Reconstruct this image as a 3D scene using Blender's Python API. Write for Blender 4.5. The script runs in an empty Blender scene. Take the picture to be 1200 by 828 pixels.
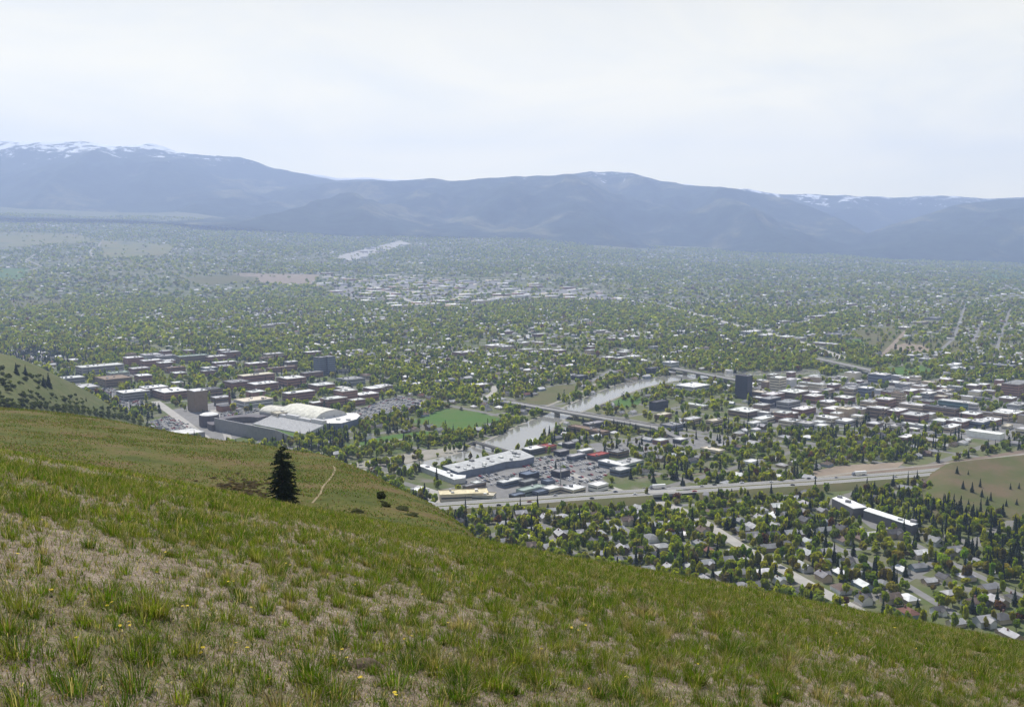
import bpy, math, random
import numpy as np
from mathutils import Vector, Matrix

random.seed(7)
RNG = np.random.default_rng(11)
C = bpy.context.scene.collection
SC = bpy.context.scene

# ------------------------------------------------------------------ camera, sky, sun, exposure
H = 237.0            # eye height above the valley floor, metres
FPX = 1100.0         # focal length in pixels of a 1200 x 828 frame
YH = 290.0           # row of the eye level in that frame
PIT = math.atan((414 - YH) / FPX)
CP, SP = math.cos(PIT), math.sin(PIT)

cd = bpy.data.cameras.new('camera')
cam = bpy.data.objects.new('camera', cd)
C.objects.link(cam)
cam.location = (0, 0, H)
cam.rotation_euler = (math.pi / 2 - PIT, 0, 0)
cd.sensor_width = 36
cd.lens = 36 * FPX / 1200
cd.clip_start = 0.1
cd.clip_end = 90000
SC.camera = cam

SUN_EL, SUN_AZ = math.radians(54), math.radians(-28)     # azimuth from the view axis (+Y), negative = to the left
sdir = Vector((math.sin(SUN_AZ) * math.cos(SUN_EL), math.cos(SUN_AZ) * math.cos(SUN_EL), math.sin(SUN_EL)))
sl = bpy.data.lights.new('sun', 'SUN')
sl.energy = 5.0
sl.angle = math.radians(0.5)
sl.color = (1.0, 0.95, 0.87)
so = bpy.data.objects.new('sun', sl)
C.objects.link(so)
so.rotation_euler = sdir.to_track_quat('Z', 'Y').to_euler()

w = bpy.data.worlds.new('World')
SC.world = w
w.use_nodes = True
wn, wl = w.node_tree.nodes, w.node_tree.links
for n in list(wn):
    wn.remove(n)
wo = wn.new('ShaderNodeOutputWorld')
bg = wn.new('ShaderNodeBackground')
sky = wn.new('ShaderNodeTexSky')
sky.sky_type = 'NISHITA'
sky.sun_disc = False
sky.sun_elevation = SUN_EL
sky.sun_rotation = SUN_AZ
sky.altitude = 1200
sky.air_density = 1.0
sky.dust_density = 1.6
sky.ozone_density = 1.5
bg.inputs['Strength'].default_value = 0.10
# thin high cloud, thicker to one side of the sky: brightens and whitens the blue
tc = wn.new('ShaderNodeTexCoord')
mp = wn.new('ShaderNodeMapping')
mp.inputs['Scale'].default_value = (1.2, 1.2, 4.5)
mp.inputs['Rotation'].default_value = (0.25, 0.35, 0.4)
nz = wn.new('ShaderNodeTexNoise')
nz.inputs['Scale'].default_value = 2.3
nz.inputs['Detail'].default_value = 6
nz.inputs['Roughness'].default_value = 0.55
nz.inputs['Distortion'].default_value = 0.6
rp = wn.new('ShaderNodeValToRGB')
rp.color_ramp.elements[0].position = 0.36
rp.color_ramp.elements[0].color = (0.72, 0.72, 0.72, 1)
rp.color_ramp.elements[1].position = 0.60
rp.color_ramp.elements[1].color = (0.92, 0.92, 0.92, 1)
mx = wn.new('ShaderNodeMix')
mx.data_type = 'RGBA'
vr = wn.new('ShaderNodeValToRGB')      # the veil is brightest towards the horizon
vr.color_ramp.elements[0].position = 0.02; vr.color_ramp.elements[0].color = (1.78, 1.54, 0.90, 1)
vr.color_ramp.elements[1].position = 0.26; vr.color_ramp.elements[1].color = (0.86, 0.80, 0.62, 1)
vs = wn.new('ShaderNodeMix'); vs.data_type = 'RGBA'; vs.blend_type = 'MULTIPLY'
vs.inputs['Factor'].default_value = 1.0; vs.inputs['B'].default_value = (10, 10, 10, 1)
wl.new(vr.outputs['Color'], vs.inputs['A']); wl.new(vs.outputs['Result'], mx.inputs['B'])
wl.new(tc.outputs['Generated'], mp.inputs['Vector'])
wl.new(mp.outputs['Vector'], nz.inputs['Vector'])
wl.new(nz.outputs['Fac'], rp.inputs['Fac'])
# the veil is thick low over the valley and thins out overhead
sp_ = wn.new('ShaderNodeSeparateXYZ')
wl.new(tc.outputs['Generated'], sp_.inputs[0])
hz = wn.new('ShaderNodeMapRange')
hz.interpolation_type = 'SMOOTHSTEP'
hz.inputs['From Min'].default_value = 0.24; hz.inputs['From Max'].default_value = 0.50
hz.inputs['To Min'].default_value = 1.0; hz.inputs['To Max'].default_value = 0.10
wl.new(sp_.outputs['Z'], hz.inputs['Value']); wl.new(sp_.outputs['Z'], vr.inputs['Fac'])
hm = wn.new('ShaderNodeMath'); hm.operation = 'MULTIPLY'
wl.new(rp.outputs['Color'], hm.inputs[0]); wl.new(hz.outputs['Result'], hm.inputs[1])
wl.new(hm.outputs[0], mx.inputs['Factor'])
wl.new(sky.outputs['Color'], mx.inputs['A'])
wl.new(mx.outputs['Result'], bg.inputs['Color'])
wl.new(bg.outputs['Background'], wo.inputs['Surface'])

SC.view_settings.view_transform = 'Standard'
SC.view_settings.look = 'None'
SC.view_settings.exposure = 0.36
SC.view_settings.gamma = 1.0
SC.view_settings.use_curve_mapping = False
SC.render.engine = 'CYCLES'
SC.cycles.use_denoising = True
SC.cycles.max_bounces = 6
SC.cycles.diffuse_bounces = 3
SC.cycles.glossy_bounces = 2
SC.cycles.transmission_bounces = 3
SC.cycles.volume_bounces = 1
SC.cycles.transparent_max_bounces = 4

# ------------------------------------------------------------------ measuring helpers
def ray(px, py):
    c = (np.asarray(px, float) - 600) / FPX
    u = (414 - np.asarray(py, float)) / FPX
    return c, CP + u * SP, -SP + u * CP

def G(px, py, z=0.0):
    """Ground position seen at a point of the photograph, for a level z."""
    c, dy, dz = ray(px, py)
    k = (z - H) / dz
    return c * k, dy * k

def P(x, y, z):
    zz = np.asarray(z, float) - H
    d = np.asarray(y) * CP - zz * SP
    u = np.asarray(y) * SP + zz * CP
    return 600 + FPX * np.asarray(x) / d, 414 - FPX * u / d

def sm(a, b, x):
    t = np.clip((np.asarray(x, float) - a) / (b - a), 0, 1)
    return t * t * (3 - 2 * t)

def vnoise(x, y, seed=0):
    """Smooth 2-D value noise, -1..1."""
    x = np.asarray(x, float); y = np.asarray(y, float)
    xi, yi = np.floor(x).astype(np.int64), np.floor(y).astype(np.int64)
    xf, yf = x - xi, y - yi
    xf, yf = xf * xf * (3 - 2 * xf), yf * yf * (3 - 2 * yf)
    def h(a, b):
        n = (a * 374761393 + b * 668265263 + seed * 1442695) & 0x7fffffff
        n = ((n ^ (n >> 13)) * 1274126177) & 0x7fffffff
        return ((n ^ (n >> 16)) & 0xffff) / 32767.5 - 1
    return (h(xi, yi) * (1 - xf) + h(xi + 1, yi) * xf) * (1 - yf) + (h(xi, yi + 1) * (1 - xf) + h(xi + 1, yi + 1) * xf) * yf

def fbm(x, y, o=4, seed=0):
    s, a, t = 0, 1.0, 0
    for k in range(o):
        s = s + a * vnoise(x * 2 ** k, y * 2 ** k, seed + k * 17)
        t += a
        a *= 0.5
    return s / t

def inpoly(px, py, poly):
    px = np.asarray(px, float); py = np.asarray(py, float)
    r = np.zeros(np.broadcast(px, py).shape, bool)
    n = len(poly)
    for i in range(n):
        x1, y1 = poly[i]; x2, y2 = poly[(i + 1) % n]
        if y1 == y2:
            continue
        c = ((y1 > py) != (y2 > py)) & (px < (x2 - x1) * (py - y1) / (y2 - y1) + x1)
        r ^= c
    return r

def curve(pts):
    xs, ys = zip(*pts)
    return lambda x: np.interp(x, xs, ys)

def tag(o, label=None, cat=None, group=None, kind=None):
    if label: o['label'] = label
    if cat: o['category'] = cat
    if group: o['group'] = group
    if kind: o['kind'] = kind
    return o

# ------------------------------------------------------------------ materials
MATS = {}
def nodes_of(name):
    m = bpy.data.materials.new(name)
    m.use_nodes = True
    MATS[name] = m
    nt = m.node_tree
    return m, nt.nodes, nt.links, nt.nodes['Principled BSDF'], nt.nodes['Material Output']

def noise(nn, ll, scale, detail=4, rough=0.6, vec=None):
    n = nn.new('ShaderNodeTexNoise')
    n.inputs['Scale'].default_value = scale
    n.inputs['Detail'].default_value = detail
    n.inputs['Roughness'].default_value = rough
    if vec is not None:
        ll.new(vec, n.inputs['Vector'])
    return n.outputs['Fac']

def ramp(nn, ll, fac, stops):
    r = nn.new('ShaderNodeValToRGB')
    e = r.color_ramp.elements
    while len(e) < len(stops):
        e.new(0.5)
    for k, (p, c) in enumerate(stops):
        e[k].position = p
        e[k].color = (c, c, c, 1) if isinstance(c, (int, float)) else tuple(c) + (1,)
    ll.new(fac, r.inputs['Fac'])
    return r.outputs['Color']

def mixc(nn, ll, fac, a, b, mode='MIX'):
    m = nn.new('ShaderNodeMix')
    m.data_type = 'RGBA'
    m.blend_type = mode
    if isinstance(fac, (int, float)):
        m.inputs['Factor'].default_value = fac
    else:
        ll.new(fac, m.inputs['Factor'])
    for k, v in (('A', a), ('B', b)):
        if isinstance(v, tuple):
            m.inputs[k].default_value = v + (1,)
        else:
            ll.new(v, m.inputs[k])
    return m.outputs['Result']

def worldpos(nn, ll):
    g = nn.new('ShaderNodeNewGeometry')
    return g.outputs['Position']

def surf(name, c1, c2=None, scale=0.5, rough=0.9, spec=0.2, bump=0.0, metal=0.0):
    """Plain procedural surface: two tones broken up by noise."""
    m, nn, ll, b, out = nodes_of(name)
    c2 = c2 or tuple(v * 0.82 for v in c1)
    f = noise(nn, ll, scale, 5, 0.65, worldpos(nn, ll))
    f2 = ramp(nn, ll, f, [(0.35, 0.0), (0.65, 1.0)])
    ll.new(mixc(nn, ll, f2, c1, c2), b.inputs['Base Color'])
    b.inputs['Roughness'].default_value = rough
    b.inputs['Specular IOR Level'].default_value = spec
    b.inputs['Metallic'].default_value = metal
    if bump:
        bn = nn.new('ShaderNodeBump')
        bn.inputs['Strength'].default_value = bump
        ll.new(f, bn.inputs['Height'])
        ll.new(bn.outputs['Normal'], b.inputs['Normal'])
    return m

def tinted(name, source, rough=0.85, spec=0.2, dirt=0.25, scale=0.3, translucent=0.0):
    """Surface whose own colour comes from the object (its paint) or from the mesh attribute 'tint'."""
    m, nn, ll, b, out = nodes_of(name)
    if source == 'object':
        i = nn.new('ShaderNodeObjectInfo'); col = i.outputs['Color']
    else:
        i = nn.new('ShaderNodeAttribute'); i.attribute_name = 'tint'; col = i.outputs['Color']
    f = noise(nn, ll, scale, 4, 0.6, worldpos(nn, ll))
    k = ramp(nn, ll, f, [(0.3, 1 - dirt), (0.7, 1.0)])
    col = mixc(nn, ll, 1.0, col, k, 'MULTIPLY')
    ll.new(col, b.inputs['Base Color'])
    b.inputs['Roughness'].default_value = rough
    b.inputs['Specular IOR Level'].default_value = spec
    if translucent:
        t = nn.new('ShaderNodeBsdfTranslucent')
        ll.new(mixc(nn, ll, 1.0, col, (1.32, 1.4, 0.45), 'MULTIPLY'), t.inputs['Color'])
        s = nn.new('ShaderNodeMixShader')
        s.inputs['Fac'].default_value = translucent
        ll.new(b.outputs['BSDF'], s.inputs[1])
        ll.new(t.outputs['BSDF'], s.inputs[2])
        ll.new(s.outputs['Shader'], out.inputs['Surface'])
    return m

leaf_obj = tinted('leaf_own_colour', 'object', 0.8, 0.1, 0.15, 0.8, 0.58)
leaf_tint = tinted('leaf_tinted', 'tint', 0.8, 0.1, 0.15, 0.4, 0.58)
needle_obj = tinted('needle_own_colour', 'object', 0.8, 0.12, 0.3, 0.8, 0.12)
needle_tint = tinted('needle_tinted', 'tint', 0.8, 0.12, 0.3, 0.4, 0.12)
blade_mat = tinted('grass_blades', 'tint', 0.8, 0.04, 0.15, 3.0, 0.45)
wall_obj = tinted('wall_paint', 'object', 0.9, 0.2, 0.18, 0.25)
roof_obj = tinted('roof_covering', 'object', 0.9, 0.12, 0.42, 0.22)
build_tint = tinted('distant_building_paint', 'tint', 0.9, 0.15, 0.2, 0.2)
paint_obj = tinted('car_paint', 'object', 0.3, 0.5, 0.05, 1.0)
paint_tint = tinted('car_paint_tinted', 'tint', 0.3, 0.5, 0.05, 1.0)
bark = surf('bark', (0.09, 0.065, 0.045), (0.05, 0.037, 0.028), 3, 0.95, 0.1)
glass = surf('window_glass', (0.035, 0.042, 0.055), (0.05, 0.06, 0.075), 0.2, 0.15, 0.5)
rubber = surf('rubber', (0.02, 0.02, 0.02), (0.03, 0.03, 0.03), 2, 0.8)
asphalt = surf('asphalt', (0.20, 0.195, 0.19), (0.15, 0.148, 0.145), 0.08, 0.92, 0.2)
concrete = surf('concrete', (0.36, 0.345, 0.32), (0.28, 0.27, 0.25), 0.1, 0.9, 0.2)
freeway_m = surf('freeway_concrete', (0.24, 0.235, 0.225), (0.20, 0.195, 0.19), 0.05, 0.9, 0.2)
dirt_m = surf('dirt', (0.26, 0.21, 0.16), (0.19, 0.155, 0.12), 0.03, 0.95, 0.1)
lawn_m = surf('lawn', (0.055, 0.125, 0.02), (0.08, 0.125, 0.03), 0.03, 0.95, 0.1)
hillmeadow_m = surf('hill_meadow_grass', (0.125, 0.14, 0.042), (0.17, 0.15, 0.075), 0.004, 0.95, 0.1)
meadow_m = surf('meadow', (0.085, 0.095, 0.032), (0.12, 0.105, 0.052), 0.02, 0.95, 0.1)
yard_m = surf('rail_ballast', (0.15, 0.115, 0.09), (0.19, 0.15, 0.115), 0.03, 0.95, 0.1)
paint_white = surf('road_paint', (0.75, 0.75, 0.72), (0.6, 0.6, 0.58), 1.0, 0.8)
steel = surf('grey_steel', (0.22, 0.23, 0.24), (0.16, 0.17, 0.18), 0.5, 0.5, 0.4)
trail_m = surf('trail_dust', (0.23, 0.19, 0.115), (0.19, 0.155, 0.095), 1.5, 0.95, 0.1)
gravel_bar = surf('gravel_bar', (0.30, 0.28, 0.25), (0.22, 0.21, 0.17), 0.05, 0.95, 0.1)

def make_water():
    m, nn, ll, b, out = nodes_of('river_water')
    f = noise(nn, ll, 0.012, 4, 0.6, worldpos(nn, ll))
    ll.new(mixc(nn, ll, f, (0.17, 0.17, 0.155), (0.24, 0.235, 0.215)), b.inputs['Base Color'])
    b.inputs['Roughness'].default_value = 0.10
    b.inputs['Specular IOR Level'].default_value = 0.5
    bn = nn.new('ShaderNodeBump')
    bn.inputs['Strength'].default_value = 0.14
    bn.inputs['Distance'].default_value = 0.3
    ll.new(noise(nn, ll, 0.35, 4, 0.6, worldpos(nn, ll)), bn.inputs['Height'])
    ll.new(bn.outputs['Normal'], b.inputs['Normal'])
    return m
water_m = make_water()
mound_m = surf('mound_grass', (0.072, 0.086, 0.026), (0.125, 0.095, 0.056), 0.022, 0.95, 0.1)

def make_ground():
    """Valley floor: lawns, yards, and the faint grid of side streets."""
    m, nn, ll, b, out = nodes_of('valley_floor')
    pos = worldpos(nn, ll)
    f1 = noise(nn, ll, 0.03, 5, 0.65, pos)
    c = ramp(nn, ll, f1, [(0.34, (0.15, 0.14, 0.115)), (0.46, (0.10, 0.11, 0.05)), (0.60, (0.07, 0.10, 0.028)), (0.72, (0.14, 0.135, 0.08))])
    f2 = noise(nn, ll, 0.0011, 3, 0.5, pos)
    c = mixc(nn, ll, ramp(nn, ll, f2, [(0.48, 0.0), (0.62, 0.6)]), c, (0.15, 0.15, 0.075))
    rot = nn.new('ShaderNodeMapping')
    rot.vector_type = 'POINT'
    rot.inputs['Rotation'].default_value = (0, 0, math.radians(-43))
    ll.new(pos, rot.inputs['Vector'])
    sx = nn.new('ShaderNodeSeparateXYZ')
    ll.new(rot.outputs['Vector'], sx.inputs['Vector'])
    streets = None
    for ax, per in (('X', 110.0), ('Y', 140.0)):
        d = nn.new('ShaderNodeMath'); d.operation = 'DIVIDE'; d.inputs[1].default_value = per
        ll.new(sx.outputs[ax], d.inputs[0])
        q = nn.new('ShaderNodeMath'); q.operation = 'FRACT'
        ll.new(d.outputs[0], q.inputs[0])
        s = nn.new('ShaderNodeMath'); s.operation = 'LESS_THAN'; s.inputs[1].default_value = 9.5 / per
        ll.new(q.outputs[0], s.inputs[0])
        if streets is None:
            streets = s.outputs[0]
        else:
            x = nn.new('ShaderNodeMath'); x.operation = 'MAXIMUM'
            ll.new(streets, x.inputs[0]); ll.new(s.outputs[0], x.inputs[1])
            streets = x.outputs[0]
    c = mixc(nn, ll, streets, c, (0.165, 0.16, 0.15))
    ll.new(c, b.inputs['Base Color'])
    b.inputs['Roughness'].default_value = 0.95
    b.inputs['Specular IOR Level'].default_value = 0.1
    return m
ground_m = make_ground()

def make_hill(name, fine):
    """Dry spring hillside: straw litter and bare soil under green growth."""
    m, nn, ll, b, out = nodes_of(name)
    pos = worldpos(nn, ll)
    big = noise(nn, ll, 0.045, 4, 0.6, pos)
    mid = noise(nn, ll, 0.45, 5, 0.7, pos)
    small = noise(nn, ll, 4.0, 6, 0.75, pos)
    if fine:
        tiny = noise(nn, ll, 26.0, 4, 0.8, pos)
        ad = nn.new('ShaderNodeMath'); ad.operation = 'MULTIPLY_ADD'; ad.inputs[1].default_value = 0.5
        ll.new(tiny, ad.inputs[0])
        hf = nn.new('ShaderNodeMath'); hf.operation = 'MULTIPLY'; hf.inputs[1].default_value = 0.5
        ll.new(small, hf.inputs[0]); ll.new(hf.outputs[0], ad.inputs[2])
        small = ad.outputs[0]
    straw = ramp(nn, ll, small, [(0.36, (0.06, 0.042, 0.033)), (0.5, (0.20, 0.157, 0.125)), (0.62, (0.36, 0.30, 0.25))])
    green = ramp(nn, ll, small, [(0.3, (0.05, 0.06, 0.012)), (0.7, (0.12, 0.125, 0.035))])
    g = nn.new('ShaderNodeMath'); g.operation = 'ADD'
    ll.new(big, g.inputs[0]); ll.new(mid, g.inputs[1])
    if fine:
        fac = ramp(nn, ll, g.outputs[0], [(0.92, 0.05), (1.05, 0.2), (1.2, 0.4)])
        c = mixc(nn, ll, fac, straw, green)
        # farther down the slope the growth closes up: greener, with rusty patches
        sep = nn.new('ShaderNodeSeparateXYZ'); ll.new(pos, sep.inputs[0])
        mr = nn.new('ShaderNodeMapRange')
        mr.inputs['From Min'].default_value = 45; mr.inputs['From Max'].default_value = 110
        ll.new(sep.outputs['Y'], mr.inputs['Value'])
        far = ramp(nn, ll, noise(nn, ll, 0.09, 6, 0.7, pos), [(0.36, (0.055, 0.068, 0.014)), (0.47, (0.082, 0.088, 0.020)), (0.56, (0.105, 0.092, 0.030)), (0.66, (0.12, 0.085, 0.042))])
        far = mixc(nn, ll, 1.0, far, ramp(nn, ll, noise(nn, ll, 1.1, 5, 0.75, pos), [(0.3, 0.62), (0.7, 1.22)]), 'MULTIPLY')
        c = mixc(nn, ll, mr.outputs['Result'], c, far)
    else:
        c = mixc(nn, ll, ramp(nn, ll, big, [(0.4, 0.2), (0.6, 0.9)]), (0.12, 0.122, 0.052), (0.085, 0.105, 0.034))
        c = mixc(nn, ll, 1.0, c, ramp(nn, ll, mid, [(0.3, 0.7), (0.7, 1.15)]), 'MULTIPLY')
    ll.new(c, b.inputs['Base Color'])
    b.inputs['Roughness'].default_value = 0.95
    b.inputs['Specular IOR Level'].default_value = 0.08
    bn = nn.new('ShaderNodeBump')
    bn.inputs['Strength'].default_value = 0.7
    bn.inputs['Distance'].default_value = 0.06 if fine else 0.5
    ll.new(small if fine else mid, bn.inputs['Height'])
    ll.new(bn.outputs['Normal'], b.inputs['Normal'])
    return m
hill_m = make_hill('grassy_slope', True)
hill2_m = make_hill('distant_slope', False)

def make_mountain(name, snow_z, forest=(0.022, 0.033, 0.024), meadow=(0.12, 0.115, 0.06), mthr=0.56):
    m, nn, ll, b, out = nodes_of(name)
    pos = worldpos(nn, ll)
    f = noise(nn, ll, 0.0011, 6, 0.62, pos)
    c = mixc(nn, ll, ramp(nn, ll, f, [(mthr, 0.0), (mthr + 0.1, 0.85)]), forest, meadow)
    f3 = noise(nn, ll, 0.006, 4, 0.7, pos)
    c = mixc(nn, ll, 1.0, c, ramp(nn, ll, f3, [(0.34, 0.45), (0.66, 1.6)]), 'MULTIPLY')
    sep = nn.new('ShaderNodeSeparateXYZ'); ll.new(pos, sep.inputs[0])
    n2 = noise(nn, ll, 0.0042, 7, 0.7, pos)
    a = nn.new('ShaderNodeMath'); a.operation = 'MULTIPLY_ADD'
    a.inputs[1].default_value = 1900
    ll.new(n2, a.inputs[0]); ll.new(sep.outputs['Z'], a.inputs[2])
    mr = nn.new('ShaderNodeMapRange')
    mr.inputs['From Min'].default_value = snow_z + 950
    mr.inputs['From Max'].default_value = snow_z + 1060
    ll.new(a.outputs[0], mr.inputs['Value'])
    c = mixc(nn, ll, mr.outputs['Result'], c, (0.82, 0.84, 0.88))
    ll.new(c, b.inputs['Base Color'])
    b.inputs['Roughness'].default_value = 0.95
    b.inputs['Specular IOR Level'].default_value = 0.05
    return m

# ------------------------------------------------------------------ mesh helpers
def np_mesh(name, V, F, mats, mi=None, tint=None, smooth=False):
    V = np.asarray(V, np.float32).reshape(-1, 3)
    F = np.asarray(F, np.int32)
    k = F.shape[1]
    me = bpy.data.meshes.new(name)
    me.vertices.add(len(V)); me.vertices.foreach_set('co', V.ravel())
    me.loops.add(F.size); me.loops.foreach_set('vertex_index', F.ravel())
    me.polygons.add(len(F)); me.polygons.foreach_set('loop_start', np.arange(0, F.size, k, dtype=np.int32))
    for m in (mats if isinstance(mats, (list, tuple)) else [mats]):
        me.materials.append(m)
    if mi is not None:
        me.polygons.foreach_set('material_index', np.asarray(mi, np.int32))
    if smooth:
        me.polygons.foreach_set('use_smooth', np.ones(len(F), bool))
    if tint is not None:
        a = me.color_attributes.new('tint', 'FLOAT_COLOR', 'POINT')
        t = np.ones((len(V), 4), np.float32); t[:, :3] = tint
        a.data.foreach_set('color', t.ravel())
    me.update(calc_edges=True)
    return me

def link(name, me, parent=None, loc=None):
    o = bpy.data.objects.new(name, me)
    C.objects.link(o)
    if parent is not None: o.parent = parent
    if loc is not None: o.location = loc
    return o

def empty(name, loc, rz=0.0, scale=(1, 1, 1)):
    o = bpy.data.objects.new(name, None)
    o.empty_display_size = 1
    C.objects.link(o)
    o.location = loc; o.rotation_euler = (0, 0, rz); o.scale = scale
    return o

class MB:
    """Collects faces into one mesh."""
    def __init__(s):
        s.v, s.f, s.m = [], [], []
    def poly(s, pts, m=0):
        b = len(s.v); s.v += [tuple(p) for p in pts]; s.f.append(tuple(range(b, b + len(pts)))); s.m.append(m)
    def box(s, cx, cy, z0, z1, sx, sy, a=0.0, m=0, top=1.0, bottom=True):
        ca, sa = math.cos(a), math.sin(a)
        b = len(s.v)
        for z, k in ((z0, 1.0), (z1, top)):
            for dx, dy in ((-1, -1), (1, -1), (1, 1), (-1, 1)):
                x, y = dx * sx / 2 * k, dy * sy / 2 * k
                s.v.append((cx + x * ca - y * sa, cy + x * sa + y * ca, z))
        q = [(4, 5, 6, 7), (0, 1, 5, 4), (1, 2, 6, 5), (2, 3, 7, 6), (3, 0, 4, 7)] + ([(3, 2, 1, 0)] if bottom else [])
        for f in q:
            s.f.append(tuple(b + i for i in f)); s.m.append(m)
    def prism(s, pts, z0, z1, m=0, mt=None):
        n = len(pts); b = len(s.v)
        ar = sum(pts[i][0] * pts[(i + 1) % n][1] - pts[(i + 1) % n][0] * pts[i][1] for i in range(n))
        if ar < 0: pts = pts[::-1]
        s.v += [(x, y, z0) for x, y in pts] + [(x, y, z1) for x, y in pts]
        for i in range(n):
            j = (i + 1) % n
            s.f.append((b + i, b + j, b + n + j, b + n + i)); s.m.append(m)
        s.f.append(tuple(b + n + i for i in range(n))); s.m.append(m if mt is None else mt)
        s.f.append(tuple(b + i for i in reversed(range(n)))); s.m.append(m)
    def tube(s, p0, p1, r0, r1, n=8, m=0):
        p0, p1 = Vector(p0), Vector(p1)
        d = (p1 - p0).normalized()
        a = d.orthogonal().normalized(); c = d.cross(a)
        b = len(s.v)
        for p, r in ((p0, r0), (p1, r1)):
            for k in range(n):
                t = 2 * math.pi * k / n
                s.v.append(tuple(p + a * (r * math.cos(t)) + c * (r * math.sin(t))))
        for k in range(n):
            j = (k + 1) % n
            s.f.append((b + k, b + j, b + n + j, b + n + k)); s.m.append(m)
        s.f.append(tuple(b + n + k for k in range(n))); s.m.append(m)
    def mesh(s, name, mats):
        me = bpy.data.meshes.new(name)
        me.from_pydata(s.v, [], s.f)
        for m in (mats if isinstance(mats, (list, tuple)) else [mats]):
            me.materials.append(m)
        if len(s.m): me.polygons.foreach_set('material_index', s.m)
        me.update()
        return me
    def build(s, name, mats, parent=None, loc=None):
        return link(name, s.mesh(name, mats), parent, loc)

def grid_mesh(name, X, Y, Z, mat, smooth=True):
    n, m = X.shape
    V = np.stack([X, Y, Z], -1).reshape(-1, 3)
    i = np.arange(n * m).reshape(n, m)
    F = np.stack([i[:-1, :-1], i[:-1, 1:], i[1:, 1:], i[1:, :-1]], -1).reshape(-1, 4)
    return np_mesh(name, V, F, mat, smooth=smooth)

# ------------------------------------------------------------------ valley floor
YB = curve([(-600, 250), (0, 253), (150, 256), (250, 262), (400, 272), (500, 273), (620, 276), (750, 291), (900, 296), (1050, 301), (1200, 307), (1800, 310)])
def VH(x, y):
    y = np.asarray(y, float)
    a = 600 + FPX * np.asarray(x, float) / np.maximum(y, 100)
    zb = H + 10500 * (YH - YB(a)) / FPX
    s = np.clip((y - 3800) / 6700, 0, 1.15)
    bump = fbm(np.asarray(x, float) / 800, y / 1300, 3, 61) * 60 * sm(4300, 5600, y) * (1 - .75 * sm(150, 420, a))
    return zb * s ** 1.5 + bump

YS = np.geomspace(450, 11800, 900)
def VG(px, py):
    """Where the photograph's point lies on the valley floor (rising ground included)."""
    px = np.atleast_1d(np.asarray(px, float)); py = np.atleast_1d(np.asarray(py, float))
    c, dy, dz = ray(px, py)
    X = (c / dy)[:, None] * YS; Z = H + (dz / dy)[:, None] * YS
    below = Z <= VH(X, np.broadcast_to(YS, X.shape))
    k = np.where(below.any(1), below.argmax(1), len(YS) - 1)
    y = YS[k]
    x0, y0 = G(px, py, 0.0)
    flat = (y0 > 0) & (y0 < 3800)
    x = np.where(flat, x0, c / dy * y); y = np.where(flat, y0, y)
    return x, y, np.where(flat, 0.0, VH(x, y))

tt = np.linspace(-1.7, 1.7, 150)
yy = np.concatenate([[20, 120], np.geomspace(300, 14500, 120)])
T_, Y_ = np.meshgrid(tt, yy)
X_ = T_ * Y_
X_[:2] = T_[:2] * 900
tag(link('ground', grid_mesh('ground', X_, Y_, VH(X_, Y_), ground_m)), kind='structure')

# cover map of the photograph's frame: how thickly trees stand, how many of them are conifers, where houses stand
OX, OY, MW, MH = -250, 240, 1700, 640
mgx, mgy = np.meshgrid(np.arange(MW) + OX + 0.5, np.arange(MH) + OY + 0.5)
dens = np.full((MH, MW), 0.9)
conf = np.full((MH, MW), 0.23)
hous = np.full((MH, MW), 1.0)
def paint(poly, d=None, h=None, c=None, grow_up=0, grow_dn=0):
    ys = [p[1] for p in poly]; xs = [p[0] for p in poly]
    x0, x1 = int(max(0, min(xs) - OX - 1)), int(min(MW, max(xs) - OX + 2))
    y0, y1 = int(max(0, min(ys) - OY - 2 - grow_up)), int(min(MH, max(ys) - OY + 3 + grow_dn))
    if x1 <= x0 or y1 <= y0: return
    gx, gy = mgx[y0:y1, x0:x1], mgy[y0:y1, x0:x1]
    k = inpoly(gx, gy, poly)
    for s in range(1, grow_dn + 1): k |= inpoly(gx, gy - s, poly)
    for s in range(1, grow_up + 1): k |= inpoly(gx, gy + s, poly)
    if d is not None: dens[y0:y1, x0:x1][k] = d
    if h is not None: hous[y0:y1, x0:x1][k] = h
    if c is not None: conf[y0:y1, x0:x1][k] = c
def look(arr, px, py):
    i = np.clip((np.asarray(py) - OY).astype(int), 0, MH - 1); j = np.clip((np.asarray(px) - OX).astype(int), 0, MW - 1)
    return arr[i, j]

def patch(name, quad, mat, z=0.06, n=(10, 6), d=0.0, h=0.0, grow_dn=0, grow_up=0, c=None):
    """A piece of ground cover between four points of the photograph, lying on the valley floor."""
    a, b, c_, d_ = [np.array(p, float) for p in quad]
    u = np.linspace(0, 1, n[0] + 1); v = np.linspace(0, 1, n[1] + 1)
    U, Vv = np.meshgrid(u, v)
    p = (a * ((1 - U) * (1 - Vv))[..., None] + b * (U * (1 - Vv))[..., None] + c_ * (U * Vv)[..., None] + d_ * ((1 - U) * Vv)[..., None])
    x, y, zz = VG(p[..., 0].ravel(), p[..., 1].ravel())
    # uneven edge
    e = ((U > 0.001) & (U < 0.999) & (Vv > 0.001) & (Vv < 0.999)).ravel()
    zz = zz + z + np.where(y > 3800, 1.0, 0)
    paint(quad, d, h, c, grow_dn=grow_dn, grow_up=grow_up)
    o = link(name, grid_mesh(name, x.reshape(U.shape), y.reshape(U.shape), zz.reshape(U.shape), mat, False))
    return tag(o, kind='structure')

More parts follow.
